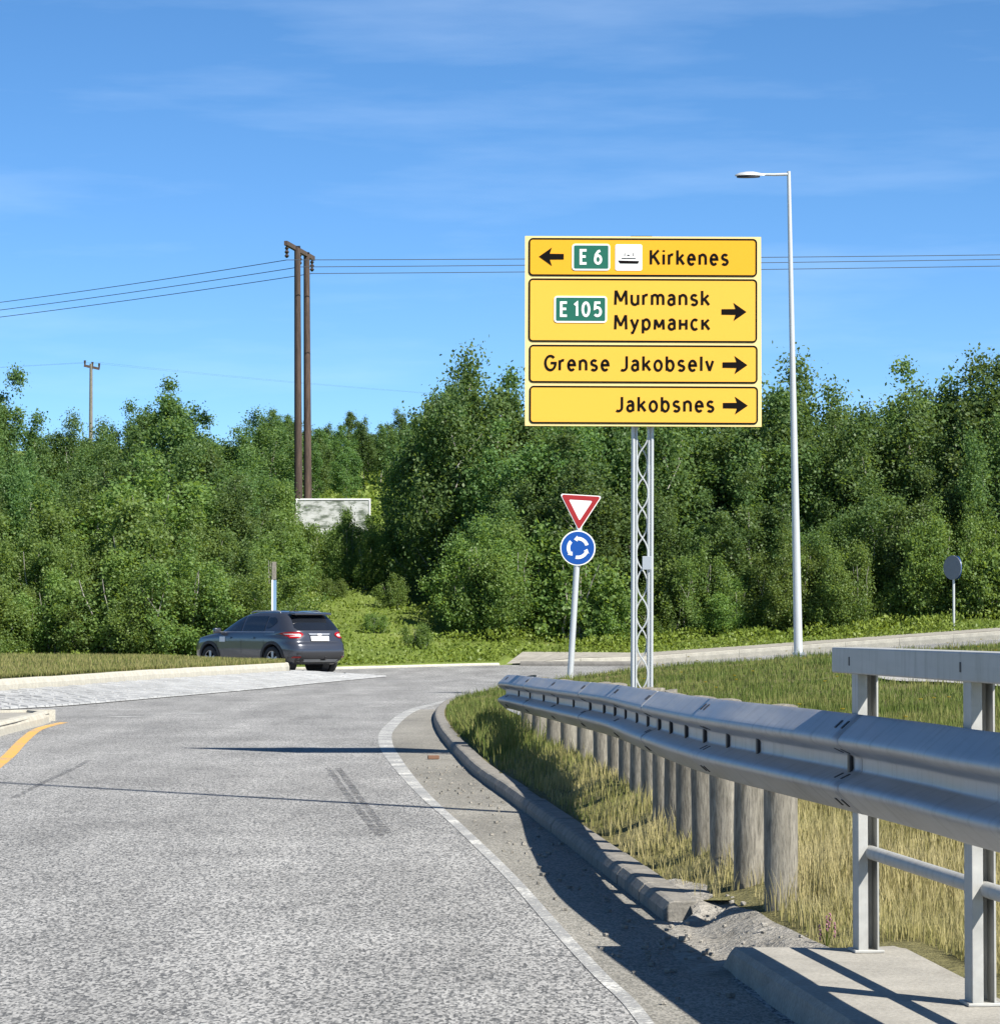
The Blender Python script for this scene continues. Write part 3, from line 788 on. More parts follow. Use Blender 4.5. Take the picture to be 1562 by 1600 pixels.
# ------------------------------------------------------------------ give way + roundabout signs on one pole
YD = 59.0
xb = at(890, 1053, YD)[0]; zb = float(z_verge(xb, YD))
topp = at(907.5, 772, YD)
gw = thing('give_way_sign', 'leaning grey pole with red give way triangle above blue roundabout disc', 'road sign', (xb, YD, zb))
H_ = topp.z - zb
gw.rotation_euler = (0, math.atan2(topp.x - xb, H_), 0)
MB().tube([(0, 0, -0.3), (0, 0, H_ - 0.02)], 0.056, 16).build('pole', M['paint_grey'], gw, True)
s59 = YD / FPX
def tri(r, rc, n=5):
    """rounded triangle, point down"""
    pts = []
    for a in (90 + 60, 270, 30):
        c = ((r - 2 * rc) * math.cos(R(a)), (r - 2 * rc) * math.sin(R(a)))
        pts += arc(c[0], c[1], rc, rc, a - 60, a + 60, n)
    return pts
tz = H_ - 0.235 ; tr_ = 0.452
fz = lambda zc: (lambda u, v, d: (u, -0.066 - d, zc + v))
back = MB().prism(tri(tr_, 0.03), fz(tz), 0.0, -0.02).build('triangle_plate', M['sign_white'], gw)
MB().ring(tri(tr_ * 0.93, 0.027), tri(tr_ * 0.56, 0.016), fz(tz), 0.006, 0.0005).build('red_border', M['sign_red'], back)
MB().prism(tri(tr_ * 0.56, 0.016), fz(tz), 0.004, 0.0005).build('white_centre', M['sign_white'], back)
cz = at(902, 856, YD).z - zb; cr = 27.5 * s59
disc = MB().prism(arc(0, 0, cr, cr, 0, 360, 48)[:-1], fz(cz), 0.0, -0.02).build('disc_plate', M['sign_white'], gw)
blue = MB().prism(arc(0, 0, cr * 0.93, cr * 0.93, 0, 360, 48)[:-1], fz(cz), 0.005, 0.0005).build('blue_disc', M['sign_blue'], disc)
for k in range(3):
    a0 = 20 + 120 * k; r0, r1 = cr * 0.44, cr * 0.63
    sweep = 78
    outl = arc(0, 0, r1, r1, a0, a0 + sweep, 14) + arc(0, 0, r0, r0, a0 + sweep, a0, 14)
    MB().prism(outl, fz(cz), 0.009, 0.0055).build('curved_arrow', M['sign_white'], disc)
    rm = (r0 + r1) / 2; a1 = R(a0 + sweep - 2); a2 = R(a0 + sweep + 20)
    hd = [((rm + d_) * math.cos(a1), (rm + d_) * math.sin(a1)) for d_ in (-cr * 0.17, cr * 0.17)] + [(rm * math.cos(a2), rm * math.sin(a2))]
    MB().prism(hd, fz(cz), 0.0092, 0.0056).build('arrow_head', M['sign_white'], disc)
for zc in (tz + 0.1, cz):
    MB().tube([(0, 0, zc - 0.03), (0, 0, zc + 0.03)], 0.066, 14).build('bracket', M['steel'], gw, True)

# ------------------------------------------------------------------ street lamp
LD = 66.0
lb = at(1247, 1021, LD); lt = at(1232, 265, LD)
def street_lamp(loc, h, lean, label, rz=0.0):
    t_ = thing('street_lamp', label, 'street lamp', loc, rz, 'street lamps along the road')
    t_.rotation_euler = (0, lean, rz)
    n = 12
    MB().tube([(0, 0, -0.3 + (h + 0.3) * i / n) for i in range(n + 1)], [0.094 - 0.055 * i / n for i in range(n + 1)], 18).build('pole', M['paint_grey'], t_, True)
    MB().tube([(0, 0, 0.0), (0, 0, 0.05)], 0.13, 16).build('base_collar', M['steel'], t_, True)
    MB().tube([(0.02, 0, h - 0.06), (-0.3, 0, h - 0.065), (-0.58, 0, h - 0.055)], [0.032, 0.03, 0.026], 10).build('arm', M['paint_grey'], t_, True)
    b_ = MB(); secs = [(-0.50, 0.03, 0.03), (-0.60, 0.06, 0.055), (-0.74, 0.115, 0.085), (-0.88, 0.135, 0.085), (-1.02, 0.115, 0.062), (-1.10, 0.06, 0.03), (-1.115, 0.02, 0.012)]
    n = 16
    for x, wy, hz_ in secs:
        for k in range(n):
            q = 2 * math.pi * k / n
            zz = math.sin(q) * hz_; zz = zz if zz > 0 else zz * 0.12
            b_.v.append((x, math.cos(q) * wy, h - 0.075 + zz))
    for i in range(len(secs) - 1):
        for k in range(n): b_.f.append((i*n+k, i*n+(k+1)%n, (i+1)*n+(k+1)%n, (i+1)*n+k))
    b_.f += [tuple(range(n)), tuple(range((len(secs)-1)*n, len(secs)*n))]
    head = b_.build('lamp_head', M['paint_grey'], t_, True)
    b_ = MB(); b_.v = []
    pts = arc(-0.84, 0, 0.24, 0.105, 0, 360, 24)[:-1]
    b_.prism(pts, lambda u, v, d: (u, v, h - 0.085 + d), 0.004, -0.03)
    b_.build('lens', M['black_iron'], head)
    return t_
lz = float(z_verge(lb.x, LD)) if LD < 61 else lb.z
street_lamp((lb.x, LD, lb.z - 0.03), lt.z - lb.z, math.atan2(lt.x - lb.x, lt.z - lb.z), 'tall grey street lamp with one arm pointing left on the grass mound')
street_lamp((4.35, 18.0, float(z_verge(4.35, 18.0)) - 0.02), 13.5, 0.0, 'grey street lamp beyond the right edge of the photo, its thin shadow crossing the road', R(90))

# ------------------------------------------------------------------ steel guardrail on timber posts
PROF = [(-0.002, 0.304), (0.0, 0.310), (0.006, 0.306), (0.014, 0.299), (0.064, 0.254), (0.074, 0.244), (0.080, 0.236), (0.0815, 0.228), (0.079, 0.220), (0.072, 0.213), (0.062, 0.207), (0.014, 0.184), (0.006, 0.179), (0.003, 0.172),
        (0.003, 0.138), (0.006, 0.131), (0.014, 0.126), (0.062, 0.103), (0.072, 0.097), (0.079, 0.090), (0.0815, 0.082), (0.080, 0.074), (0.074, 0.066), (0.064, 0.056), (0.014, 0.011), (0.006, 0.004), (0.0, 0.0), (-0.002, 0.006)]
PROF = [(o_ * BS, z_ * BS) for o_, z_ in PROF]
gr = thing('guardrail', 'galvanised steel guardrail on grey timber posts curving along the verge', 'guardrail', (0, 0, 0))
RP = [(x, y, z) for (x, y), z in zip(RAIL, RZT)] + [(0.07, 34.6, 0.75), (0.11, 35.5, 0.70), (0.30, 36.3, 0.60), (0.75, 36.9, 0.45)]
RS = np.array(spline(RP, 16))
sS = np.concatenate([[0], np.cumsum(np.linalg.norm(np.diff(RS[:, :2], axis=0), axis=1))])
def rail_at(s):
    p = np.array([np.interp(s, sS, RS[:, k]) for k in range(3)])
    q = np.array([np.interp(min(s + 0.05, sS[-1]), sS, RS[:, k]) for k in range(3)]) - np.array([np.interp(max(s - 0.05, 0), sS, RS[:, k]) for k in range(3)])
    t_ = Vector((q[0], q[1], 0)).normalized()
    return Vector(p), t_, Vector((-t_.y, t_.x, 0))          # left normal = towards the road
s_first = float(np.interp(10.15 * 1.155, RS[:, 1][:150], sS[:150])); 
joints = [0.0, s_first - 3.1 if s_first > 3.3 else 0.0] + [s_first + 3.12 * i for i in range(0, 8)] + [sS[-1]]
joints = sorted(set(round(j, 3) for j in joints if 0 <= j <= sS[-1]))
for i in range(len(joints) - 1):
    a, c = joints[i], min(joints[i+1] + 0.16, sS[-1])
    if i: a -= 0.16
    b = MB(); n = max(8, int((c - a) / 0.12)); m_ = len(PROF)
    off = 0.0022 if i % 2 == 0 else 0.0
    for k in range(n + 1):
        p, t_, nl = rail_at(a + (c - a) * k / n)
        for o_, z_ in PROF:
            b.v.append(tuple(p + nl * (o_ + off) + Vector((0, 0, z_ - 0.310 * BS))))
    for k in range(n):
        for j in range(m_ - 1): b.f.append((k*m_+j, k*m_+j+1, (k+1)*m_+j+1, (k+1)*m_+j))
    me = b.mesh('beam', M['rail_steel'], True)
    o = link('beam', me, gr)
    md = o.modifiers.new('sheet', 'SOLIDIFY'); md.thickness = 0.003; md.offset = 0
bolt_me = MB().box((0, 0, 0), (0.016, 0.042, 0.072), bev=0.006).mesh('bolt', M['black_iron'])
slot_me = MB().box((0, 0, 0), (0.007, 0.026, 0.040), bev=0.003).mesh('slot_bolt', M['black_iron'])
def put(me, name, s, z_, out, tilt=0.0):
    p, t_, nl = rail_at(s)
    o = link(name, me, gr); o.location = p + nl * out * BS + Vector((0, 0, z_ * BS - 0.310 * BS))
    o.rotation_euler = (0, tilt, math.atan2(nl.y, nl.x))
for j in joints[1:-1]:
    for ds in (-0.055, 0.055):
        for z_, out, tl in ((0.278, 0.039, -0.84), (0.196, 0.039, 1.12), (0.114, 0.039, -1.12), (0.032, 0.039, 0.84)):
            put(slot_me, 'splice_bolt', j + ds - 0.02, z_, out + 0.003, tl)
# posts: one behind the beam at each measured place
post_px = [1221, 1172, 1134, 1104, 1078, 1059, 1040, 1021, 1002, 984, 966, 943, 916, 890, 867, 845]
ss = np.linspace(0, sS[-1] - 1.2, 900)
PX = []
for s in ss:
    p, t_, nl = rail_at(s); q = p - nl * 0.09
    PX.append(781 + FPX * q.x / q.y)
PX = np.array(PX); Dy = np.array([rail_at(s)[0].y for s in ss])
used_s = []
for k, px in enumerate(post_px):
    ok = np.where(Dy > 12.0)[0]
    i = ok[np.argmin(np.abs(PX[ok] - px))]; used_s.append(float(ss[i]))
extra = [used_s[-1] + 1.6]
pr = random.Random(3)
def post_mesh(h, r):
    b_ = MB(); n, rows_ = 16, 7
    for i in range(rows_):
        zz = -0.4 + (h + 0.4) * i / (rows_ - 1)
        for k in range(n):
            q = 2 * math.pi * k / n; rr = r * (1 + 0.025 * math.sin(3 * q + i))
            zt = zz + (0.014 * math.cos(q + 2.4) if i == rows_ - 1 else 0)
            b_.v.append((rr * math.cos(q), rr * math.sin(q), zt))
    for i in range(rows_ - 1):
        for k in range(n): b_.f.append((i*n+k, i*n+(k+1)%n, (i+1)*n+(k+1)%n, (i+1)*n+k))
    b_.f.append(tuple((rows_-1)*n + k for k in range(n)))
    return b_.mesh('post', M['post'], True)
posts_xy = []
for s in used_s + [e for e in extra if e < sS[-1] - 0.6]:
    p, t_, nl = rail_at(s)
    r_ = pr.uniform(0.070, 0.077); q = p - nl * (r_ + 0.012)
    gz_ = float(z_verge(q.x, q.y))
    o = link('post', post_mesh(p.z + pr.uniform(-0.026, -0.006) - gz_, r_), gr)
    o.location = (q.x, q.y, gz_); o.rotation_euler = (pr.uniform(-0.012, 0.012), pr.uniform(-0.012, 0.012), pr.uniform(0, 6))
    posts_xy.append((q.x, q.y))
    put(bolt_me, 'bolt', s, 0.155, 0.012)
put(bolt_me, 'bolt', s_first, 0.155, 0.012)

# ------------------------------------------------------------------ bridge railing
br = thing('bridge_railing', 'grey steel bridge railing with flat top beam and round lower pipe', 'railing', (1.343, 11.79, 0.1))
hd = math.atan2(-1.51, 0.16)                                # runs towards the camera
br.rotation_euler = (0, 0, hd + math.pi / 2)                # local -Y runs towards the camera
Ls = 1.65
top_z = 1.215 - 0.1
MB().box((0, -3.0, top_z - 0.048), (0.11, 6.66, 0.096), bev=0.006).build('top_beam', M['railing'], br)
for k in range(5):
    y0 = -Ls * k
    # solid flange, recessed web, thin far flange: an open channel facing the traffic side
    b = MB(); b.box((-0.021, y0, (top_z - 0.09) / 2), (0.036, 0.10, top_z - 0.09), bev=0.002)
    b.box((0.014, y0 + 0.044, (top_z - 0.09) / 2), (0.036, 0.010, top_z - 0.09))
    b.box((0.0345, y0, (top_z - 0.09) / 2), (0.006, 0.10, top_z - 0.09))
    p = b.build('post', M['railing'], br)
    MB().box((0.0, y0, 0.006), (0.11, 0.125, 0.010), bev=0.002).build('base_plate', M['railing'], p)
    MB().box((-0.053, y0 + 0.02, top_z - 0.05), (0.008, 0.022, 0.034), bev=0.003).build('bolt', M['black_iron'], br)
MB().tube([(0.012, 0.15, 0.365), (0.012, -6.7, 0.365)], 0.0255, 14).build('lower_pipe', M['railing'], br, True)

# ------------------------------------------------------------------ utility poles and lines
up = thing('utility_pole', 'pair of dark tarred wooden power poles with a short crossarm and insulators', 'utility pole', (0, 0, 0))
pA, pB = (at(464, 600, 130).x, 130.0), (at(478.5, 600, 132.2).x, 132.2)
zt = at(464, 386, 130).z
for (x, y), dz in ((pA, 0.0), (pB, 0.0)):
    g = float(z_hill(x, y)) - 0.3
    dxx = 0.08
    MB().tube([(x + dxx, y, g), (x + dxx * 0.5, y, (g + zt) / 2), (x, y, zt + dz)], [0.175, 0.15, 0.125], 12).build('pole', M['tar'], up, True)
    MB().box((x, y, zt + dz + 0.02), (0.24, 0.24, 0.05)).build('pole_cap', M['black_iron'], up)
ca, cb = Vector((pA[0] - 0.36, 128.3, zt - 0.03)), Vector((pB[0] + 0.2, 133.6, zt - 0.05))
dv = (cb - ca); rot = dv.to_track_quat('Y', 'Z').to_matrix()
MB().box((ca + cb) / 2, (0.14, dv.length, 0.18), rot).build('crossarm', M['tar'], up)
wires_at = []
for k, f in enumerate((0.04, 0.5, 0.95)):
    p = ca + dv * f
    b = MB(); prof = [0.02, 0.09, 0.04, 0.10, 0.04, 0.10, 0.03]
    b.tube([(p.x, p.y, p.z - 0.1 - 0.08 * i) for i in range(7)], prof, 10).build('insulator', M['insulator'], up, True)
    wires_at.append(Vector((p.x, p.y, p.z - 0.66)))
lefts = [at(0, 474, 150), at(0, 486, 150.5), at(0, 497, 151)]
rights = [at(1562, 401.5, 138), at(1562, 408.5, 140), at(1562, 419, 141)]
for w, l_, r_ in zip(wires_at, lefts, rights):
    L2 = w + (l_ - w) * 2.6 + Vector((0, 0, 1.0)); R2 = w + (r_ - w) * 2.0 + Vector((0, 0, 0.5))
    pts = []
    for a, c in ((L2, w), (w, R2)):
        for i in range(24):
            q = i / 24; pts.append(a.lerp(c, q) - Vector((0, 0, 4 * q * (1 - q) * (0.15 if a is w else 0.35))))
    pts.append(R2)
    tag(MB().tube(pts, 0.016, 5).build('power_line', M['wire']), ('highest' if w is wires_at[0] else 'middle' if w is wires_at[1] else 'lowest') + ' of the three dark power lines strung from the tarred poles', 'power line', 'power lines on the tarred poles')
# far pole on the ridge
fp = at(142, 640, 230)
fz_ = at(145, 566, 230).z
fpole = thing('utility_pole', 'small distant power pole with a crossarm and three insulators above the treetops', 'utility pole', (fp.x, 230, float(z_hill(fp.x, 230)) - 0.3))
hh = fz_ - fpole.location.z
MB().tube([(0, 0, 0), (0, 0, hh - 0.1)], [0.16, 0.11], 8).build('pole', M['post'], fpole, True)
MB().box((0.05, 0, hh - 0.35), (1.15, 0.14, 0.18), Matrix.Rotation(R(12), 3, 'Y')).build('crossarm', M['tar'], fpole)
for q in (-0.45, 0.1, 0.58):
    MB().tube([(q, 0, hh - 0.35 - q * 0.2), (q, 0, hh + 0.05 - q * 0.2)], [0.05, 0.09], 8).build('insulator', M['insulator'], fpole, True)
ptop = Vector((fp.x, 230, fz_))
for off, lab in ((-0.45, 'faint upper far power line crossing the sky from the distant ridge pole'), (0.55, 'faint lower far power line crossing the sky from the distant ridge pole')):
    s0 = ptop + Vector((off, 0, 0)); pts = [s0.lerp(at(1500, 640, 330), i / 30) - Vector((0, 0, 4 * (i/30) * (1 - i/30) * 1.2)) for i in range(31)]
    pts = [s0.lerp(at(-200, 585, 300), 1 - i / 8) for i in range(8)] + pts
    tag(MB().tube(pts, 0.0045, 4).build('power_line', M['wire']), lab, 'power line')

# weathered board in front of the poles
bd = 128.0
c0, c1 = at(462, 842, bd), at(579, 779, bd)
gzb = float(z_hill((c0.x + c1.x) / 2, bd))
bb = thing('billboard', 'weathered white billboard with peeling surface half hidden by bushes', 'billboard', ((c0.x + c1.x) / 2, bd, gzb))
wB, hB = c1.x - c0.x, c1.z - c0.z
t = NT('peeling_board'); v = t.coords((1.0, 1.0, 2.4)); n1 = t.noise(v, 1.5, 8, 0.62)
t.col(t.ramp(n1, [(0.40, (0.09, 0.11, 0.08)), (0.47, (0.22, 0.24, 0.21)), (0.53, (0.42, 0.43, 0.41)), (0.64, (0.52, 0.53, 0.52))])); t.set(0.8)
zc = (c0.z + c1.z) / 2 - gzb
MB().box((0, 0, zc), (wB - 0.12, 0.04, hB - 0.12)).build('board', t.m, bb)
b = MB()
for sz in (-1, 1): b.box((0, -0.01, zc + sz * (hB / 2 - 0.03)), (wB, 0.08, 0.06))
for sx in (-1, 1): b.box((sx * (wB / 2 - 0.03), -0.01, zc), (0.06, 0.08, hB - 0.12))
b.build('frame', M['sign_white'], bb)
for sx in (-0.8, 0.8):
    MB().tube([(sx, 0.08, -0.4), (sx, 0.08, zc + hB / 2 - 0.1)], 0.05, 8).build('leg', M['post'], bb, True)

# marker post behind the car
mp_ = at(428, 955, 94.5); mz = float(z_hill(mp_.x, 94.5))
mk = thing('marker_post', 'narrow roadside post with brown top and pale blue lower part behind the grey car', 'marker post', (mp_.x, 94.5, mz))
zt_ = at(428, 878, 94.5).z - mz; zm_ = at(428, 906, 94.5).z - mz
MB().box((0, 0, (zt_ + zm_) / 2), (0.13, 0.13, zt_ - zm_), bev=0.01).build('top_section', M['post'], mk)
MB().box((0.02, 0, zm_ / 2 - 0.1), (0.10, 0.10, zm_ + 0.2), bev=0.01).build('lower_section', plain('faded_blue', (0.16, 0.27, 0.40), 0.5), mk)
MB().box((-0.045, -0.055, zm_ / 2 - 0.05), (0.05, 0.012, zm_ + 0.1)).build('white_strip', M['sign_white'], mk)

# small round sign seen from behind, far right
rd = 95.0
rp_ = at(1491, 996, rd); rx = at(1490, 996, rd + 2.0).x; rzb = float(z_hill(rx, rd + 2.6)); 
rs = thing('round_sign', 'small round sign seen from behind on a thin pole beyond the far kerb', 'road sign', (rx, rd + 2.0, rp_.z - 0.05))
hh = at(1488, 868, rd + 2).z - rs.location.z; k79 = (rd + 2) / FPX
MB().tube([(0, 0, -0.3), (0, 0, hh)], 0.038, 12).build('pole', M['paint_grey'], rs, True)
def face_disc(r, yaw, zc, mat, nm, off):
    q = Matrix.Rotation(yaw, 3, 'Z')
    return MB().prism(arc(0, 0, r, r, 0, 360, 36)[:-1], lambda u, v, d: q @ Vector((u, off + d, v)) + Vector((0, 0, zc)), 0.0, 0.018).build(nm, mat, rs)
face_disc(19 * k79, R(-52), hh - 19 * k79, M['disc_back'], 'disc_plate', -0.06)
d2 = face_disc(18.5 * k79, R(-74), hh - 19 * k79, M['sign_blue'], 'second_disc', 0.09)

# ------------------------------------------------------------------ the grey car
CX, CY = -4.63, 85.5
car = thing('parked_car', 'grey sport utility car driving round behind the roundabout island', 'car')
car.name = 'grey_car'
HEAD = R(38)
fw = Vector((-math.sin(HEAD), math.cos(HEAD), 0)); rt = Vector((math.cos(HEAD), math.sin(HEAD), 0))
wheel_r = Vector((CX, CY, 0))                               # right rear wheel stands here
car.location = wheel_r - rt * 0.83 + fw * 1.50
car.location.z = 0.0
car.rotation_euler = (0, 0, HEAD); car.scale = (1.05, 1.14, 1.05)
cm = NT('grey_car_paint'); cm.col((0.046, 0.050, 0.063)); cm.set(0.28, 0.35); cm.b.inputs['Coat Weight'].default_value = 1.0; cm.b.inputs['Coat Roughness'].default_value = 0.06
cm.bump(cm.noise(cm.coords(), 2.0, 2), 0.02, 0.02)
M['car'] = cm.m
gm = NT('car_glass'); gm.col((0.010, 0.012, 0.016)); gm.set(0.06, 0.0); gm.b.inputs['Coat Weight'].default_value = 0.6
M['car_glass'] = gm.m
M['car_plastic'] = plain('car_black_plastic', (0.022, 0.022, 0.024), 0.6)
M['tyre_rubber'] = plain('tyre_rubber', (0.018, 0.018, 0.018), 0.8)
M['rim'] = plain('alloy_rim', (0.42, 0.43, 0.45), 0.35, 0.6)
M['tail_red'] = plain('tail_lamp_red', (0.30, 0.010, 0.012), 0.15)
M['tail_clear'] = plain('tail_lamp_clear', (0.85, 0.80, 0.78), 0.12)
SL = [  # z, rear y, front y, half width, squareness
 (0.24, -1.98, 1.98, 0.80, 5.0), (0.32, -2.11, 2.10, 0.86, 5.0), (0.45, -2.18, 2.17, 0.893, 7.0), (0.60, -2.19, 2.19, 0.905, 7.0), (0.74, -2.155, 2.17, 0.905, 7.0),
 (0.80, -2.10, 2.13, 0.905, 7.0), (0.90, -2.075, 2.03, 0.902, 7.0), (0.97, -2.06, 1.78, 0.893, 5.2), (1.02, -2.045, 1.38, 0.883, 5.6), (1.07, -2.03, 1.04, 0.868, 6.0),
 (1.14, -1.97, 0.90, 0.842, 6.0), (1.24, -1.88, 0.72, 0.80, 6.0), (1.35, -1.77, 0.50, 0.75, 6.0), (1.45, -1.66, 0.26, 0.702, 5.5), (1.515, -1.57, 0.04, 0.655, 5.0), (1.555, -1.46, -0.18, 0.58, 4.5), (1.585, -1.2, -0.45, 0.42, 4.0), (1.592, -1.0, -0.6, 0.25, 3.0)]
SA = np.array(SL)
def sl(z): return [np.interp(z, SA[:, 0], SA[:, k]) for k in range(1, 5)]
def side_x(y, z):
    yr, yf, w, n = sl(z); c, a = (yf + yr) / 2, (yf - yr) / 2
    return w * max(0.0, 1 - abs((y - c) / a) ** n) ** (1 / n)
def rear_y(x, z):
    yr, yf, w, n = sl(z); c, a = (yf + yr) / 2, (yf - yr) / 2
    return c - a * max(0.0, 1 - abs(x / w) ** n) ** (1 / n)
b = MB(); NSEG = 64
zs = []
for i in range(len(SL) - 1):
    for k in range(3): zs.append(SL[i][0] + (SL[i+1][0] - SL[i][0]) * k / 3)
zs.append(SL[-1][0])
for z in zs:
    yr, yf, w, n = sl(z); c, a = (yf + yr) / 2, (yf - yr) / 2
    for k in range(NSEG):
        q = 2 * math.pi * k / NSEG; cq, sq = math.cos(q), math.sin(q)
        b.v.append((w * math.copysign(abs(cq) ** (2 / n), cq), c + a * math.copysign(abs(sq) ** (2 / n), sq), z))
for i in range(len(zs) - 1):
    for k in range(NSEG): b.f.append((i*NSEG+k, i*NSEG+(k+1)%NSEG, (i+1)*NSEG+(k+1)%NSEG, (i+1)*NSEG+k))
b.f += [tuple(range(NSEG)), tuple(range((len(zs)-1)*NSEG, len(zs)*NSEG))]
body = b.build('body', M['car'], car, True)
cut = MB()
for yw in (-1.32, 1.32): cut.tube([(-1.2, yw, 0.35), (-0.55, yw, 0.35)], 0.405, 32); cut.tube([(0.55, yw, 0.35), (1.2, yw, 0.35)], 0.405, 32)
cutter = cut.build('cutter', None, car); bpy.context.view_layer.update()
bo = body.modifiers.new('arches', 'BOOLEAN'); bo.object = cutter; bo.operation = 'DIFFERENCE'; bo.solver = 'EXACT'
dg = bpy.context.evaluated_depsgraph_get()
new = bpy.data.meshes.new_from_object(body.evaluated_get(dg))
body.modifiers.clear(); body.data = new
bpy.data.objects.remove(cutter)
if len(new.polygons) < 500: print('WARNING boolean failed')
new.shade_smooth(); new.set_sharp_from_angle(angle=R(38))
def side_patch(rows_, sgn, off, mat, name, parent=None, nx=10):
    """rows_: list of (z, y0, y1)"""
    P = []
    for z, y0, y1 in rows_:
        P.append([(sgn * (side_x(y0 + (y1 - y0) * k / nx, z) + off), y0 + (y1 - y0) * k / nx, z) for k in range(nx + 1)])
    b_ = MB(); n = nx + 1
    for r_ in P: b_.v += r_
    for i in range(len(P) - 1):
        for k in range(nx): b_.f.append((i*n+k, i*n+k+1, (i+1)*n+k+1, (i+1)*n+k))
    return b_.build(name, mat, parent or car, True)
def rear_patch(rows_, off, mat, name, parent=None, nx=14):
    b_ = MB(); n = nx + 1
    for z, x0, x1 in rows_:
        b_.v += [(x0 + (x1 - x0) * k / nx, rear_y(x0 + (x1 - x0) * k / nx, z) - off, z) for k in range(nx + 1)]
    for i in range(len(rows_) - 1):
        for k in range(nx): b_.f.append((i*n+k, i*n+k+1, (i+1)*n+k+1, (i+1)*n+k))
    return b_.build(name, mat, parent or car, True)
fr = lambda z: float(np.interp(z, SA[:, 0], SA[:, 2])) - 0.20
for sg in (-1, 1):
    zz = [1.07, 1.14, 1.22, 1.30, 1.38, 1.45]
    side_patch([(z, -0.02, max(0.05, fr(z))) for z in zz], sg, 0.006, M['car_glass'], 'front_side_window')
    side_patch([(z, -0.98, -0.10) for z in zz], sg, 0.006, M['car_glass'], 'rear_side_window')
    side_patch([(z, -1.06 - 0.34 * t_, -1.04) for z, t_ in ((1.15, 0.35), (1.22, 0.75), (1.30, 1.0), (1.38, 0.85), (1.42, 0.55))], sg, 0.006, M['car_glass'], 'quarter_window', nx=5)
    side_patch([(0.26, -0.88, 0.88), (0.32, -0.88, 0.88), (0.38, -0.88, 0.88)], sg, 0.010, M['car_plastic'], 'sill_trim')
    side_patch([(0.885, -0.62, -0.42), (0.925, -0.62, -0.42)], sg, 0.025, M['car'], 'door_handle', nx=3)
    side_patch([(0.885, 0.36, 0.56), (0.925, 0.36, 0.56)], sg, 0.025, M['car'], 'door_handle', nx=3)
    for yj in (-0.06, 1.0, -1.0):
        side_patch([(z, yj - 0.006, yj + 0.006) for z in (0.42, 0.6, 0.8, 1.0)], sg, 0.003, M['car_plastic'], 'door_seam', nx=1)
    # window surround
    side_patch([(z, -1.42, 0.84) for z in (1.045, 1.06)], sg, 0.010, M['rim'], 'window_trim')
    b = MB(); b.box((sg * 0.98, 0.86, 1.08), (0.20, 0.11, 0.14), bev=0.03); b.box((sg * 0.87, 0.86, 1.04), (0.12, 0.05, 0.04))
    b.build('door_mirror', M['car'], car, True)
    b = MB(); b.tube([(sg * 0.60, -1.30, 1.55), (sg * 0.60, -1.2, 1.582), (sg * 0.60, -0.2, 1.575), (sg * 0.60, -0.1, 1.545)], 0.014, 8); b.build('roof_rail', M['rim'], car, True)
    # arch cladding
    for yw in (-1.32, 1.32):
        o_, i_ = [], []
        for k in range(21):
            a = R(-18 + 216 * k / 20)
            o_.append((0.475 * math.cos(a), 0.475 * math.sin(a))); i_.append((0.40 * math.cos(a), 0.40 * math.sin(a)))
        b = MB()
        outer = [(sg * (side_x(yw + u, max(0.26, 0.35 + v)) + 0.012), yw + u, max(0.235, 0.35 + v)) for u, v in o_]
        inner = [(sg * (side_x(yw + u, max(0.26, 0.35 + v)) + 0.012), yw + u, max(0.235, 0.35 + v)) for u, v in i_]
        inn2 = [(p[0] - sg * 0.10, p[1], p[2]) for p in inner]
        b.strip(outer, inner); b.strip(inner, inn2)
        b.build('arch_cladding', M['car_plastic'], car, True)
        b = MB(); b.tube([(sg * 0.40, yw, 0.35), (sg * 0.60, yw, 0.35)], 0.40, 24); b.build('wheel_well', M['car_plastic'], car)
        # wheel
        w = MB(); R0, w0 = 0.345, 0.11
        prof = [(-w0, 0.22), (-w0, 0.30), (-w0 * 0.8, 0.338), (0, R0), (w0 * 0.8, 0.338), (w0, 0.30), (w0 * 0.95, 0.235), (w0 * 0.5, 0.225)]
        n = 32
        for q in range(n):
            a = 2 * math.pi * q / n
            w.v += [(sg * 0.795 + sg * x, yw + r_ * math.cos(a), 0.345 + r_ * math.sin(a)) for x, r_ in prof]
        m_ = len(prof)
        for q in range(n):
            for k in range(m_ - 1): w.f.append((q*m_+k, q*m_+k+1, ((q+1)%n)*m_+k+1, ((q+1)%n)*m_+k))
        wh = w.build('wheel', M['tyre_rubber'], car, True)
        rm = MB()
        rm.tube([(sg * 0.80, yw, 0.345), (sg * 0.875, yw, 0.345)], 0.055, 14)
        for q in range(5):
            a = 2 * math.pi * q / 5 + 0.3
            dv_ = Vector((0, math.cos(a), math.sin(a))); pv = Vector((0, -math.sin(a), math.cos(a)))
            c_ = Vector((sg * 0.868, yw, 0.345))
            pts = [c_ + dv_ * 0.03 - pv * 0.035, c_ + dv_ * 0.235 - pv * 0.05, c_ + dv_ * 0.235 + pv * 0.05, c_ + dv_ * 0.03 + pv * 0.035]
            rm.add(pts + [p - Vector((sg * 0.03, 0, 0)) for p in pts], [(0, 1, 2, 3), (0, 4, 5, 1), (1, 5, 6, 2), (2, 6, 7, 3)])
        oo = [(sg * 0.882, yw + 0.245 * math.cos(2*math.pi*k/32), 0.345 + 0.245 * math.sin(2*math.pi*k/32)) for k in range(33)]
        ii = [(sg * 0.872, yw + 0.215 * math.cos(2*math.pi*k/32), 0.345 + 0.215 * math.sin(2*math.pi*k/32)) for k in range(33)]
        rm.strip(oo, ii)
        rm.build('rim', M['rim'], wh)
    # tail lamps wrapping the corner
    x0, x1 = sg * 0.47, sg * 0.80
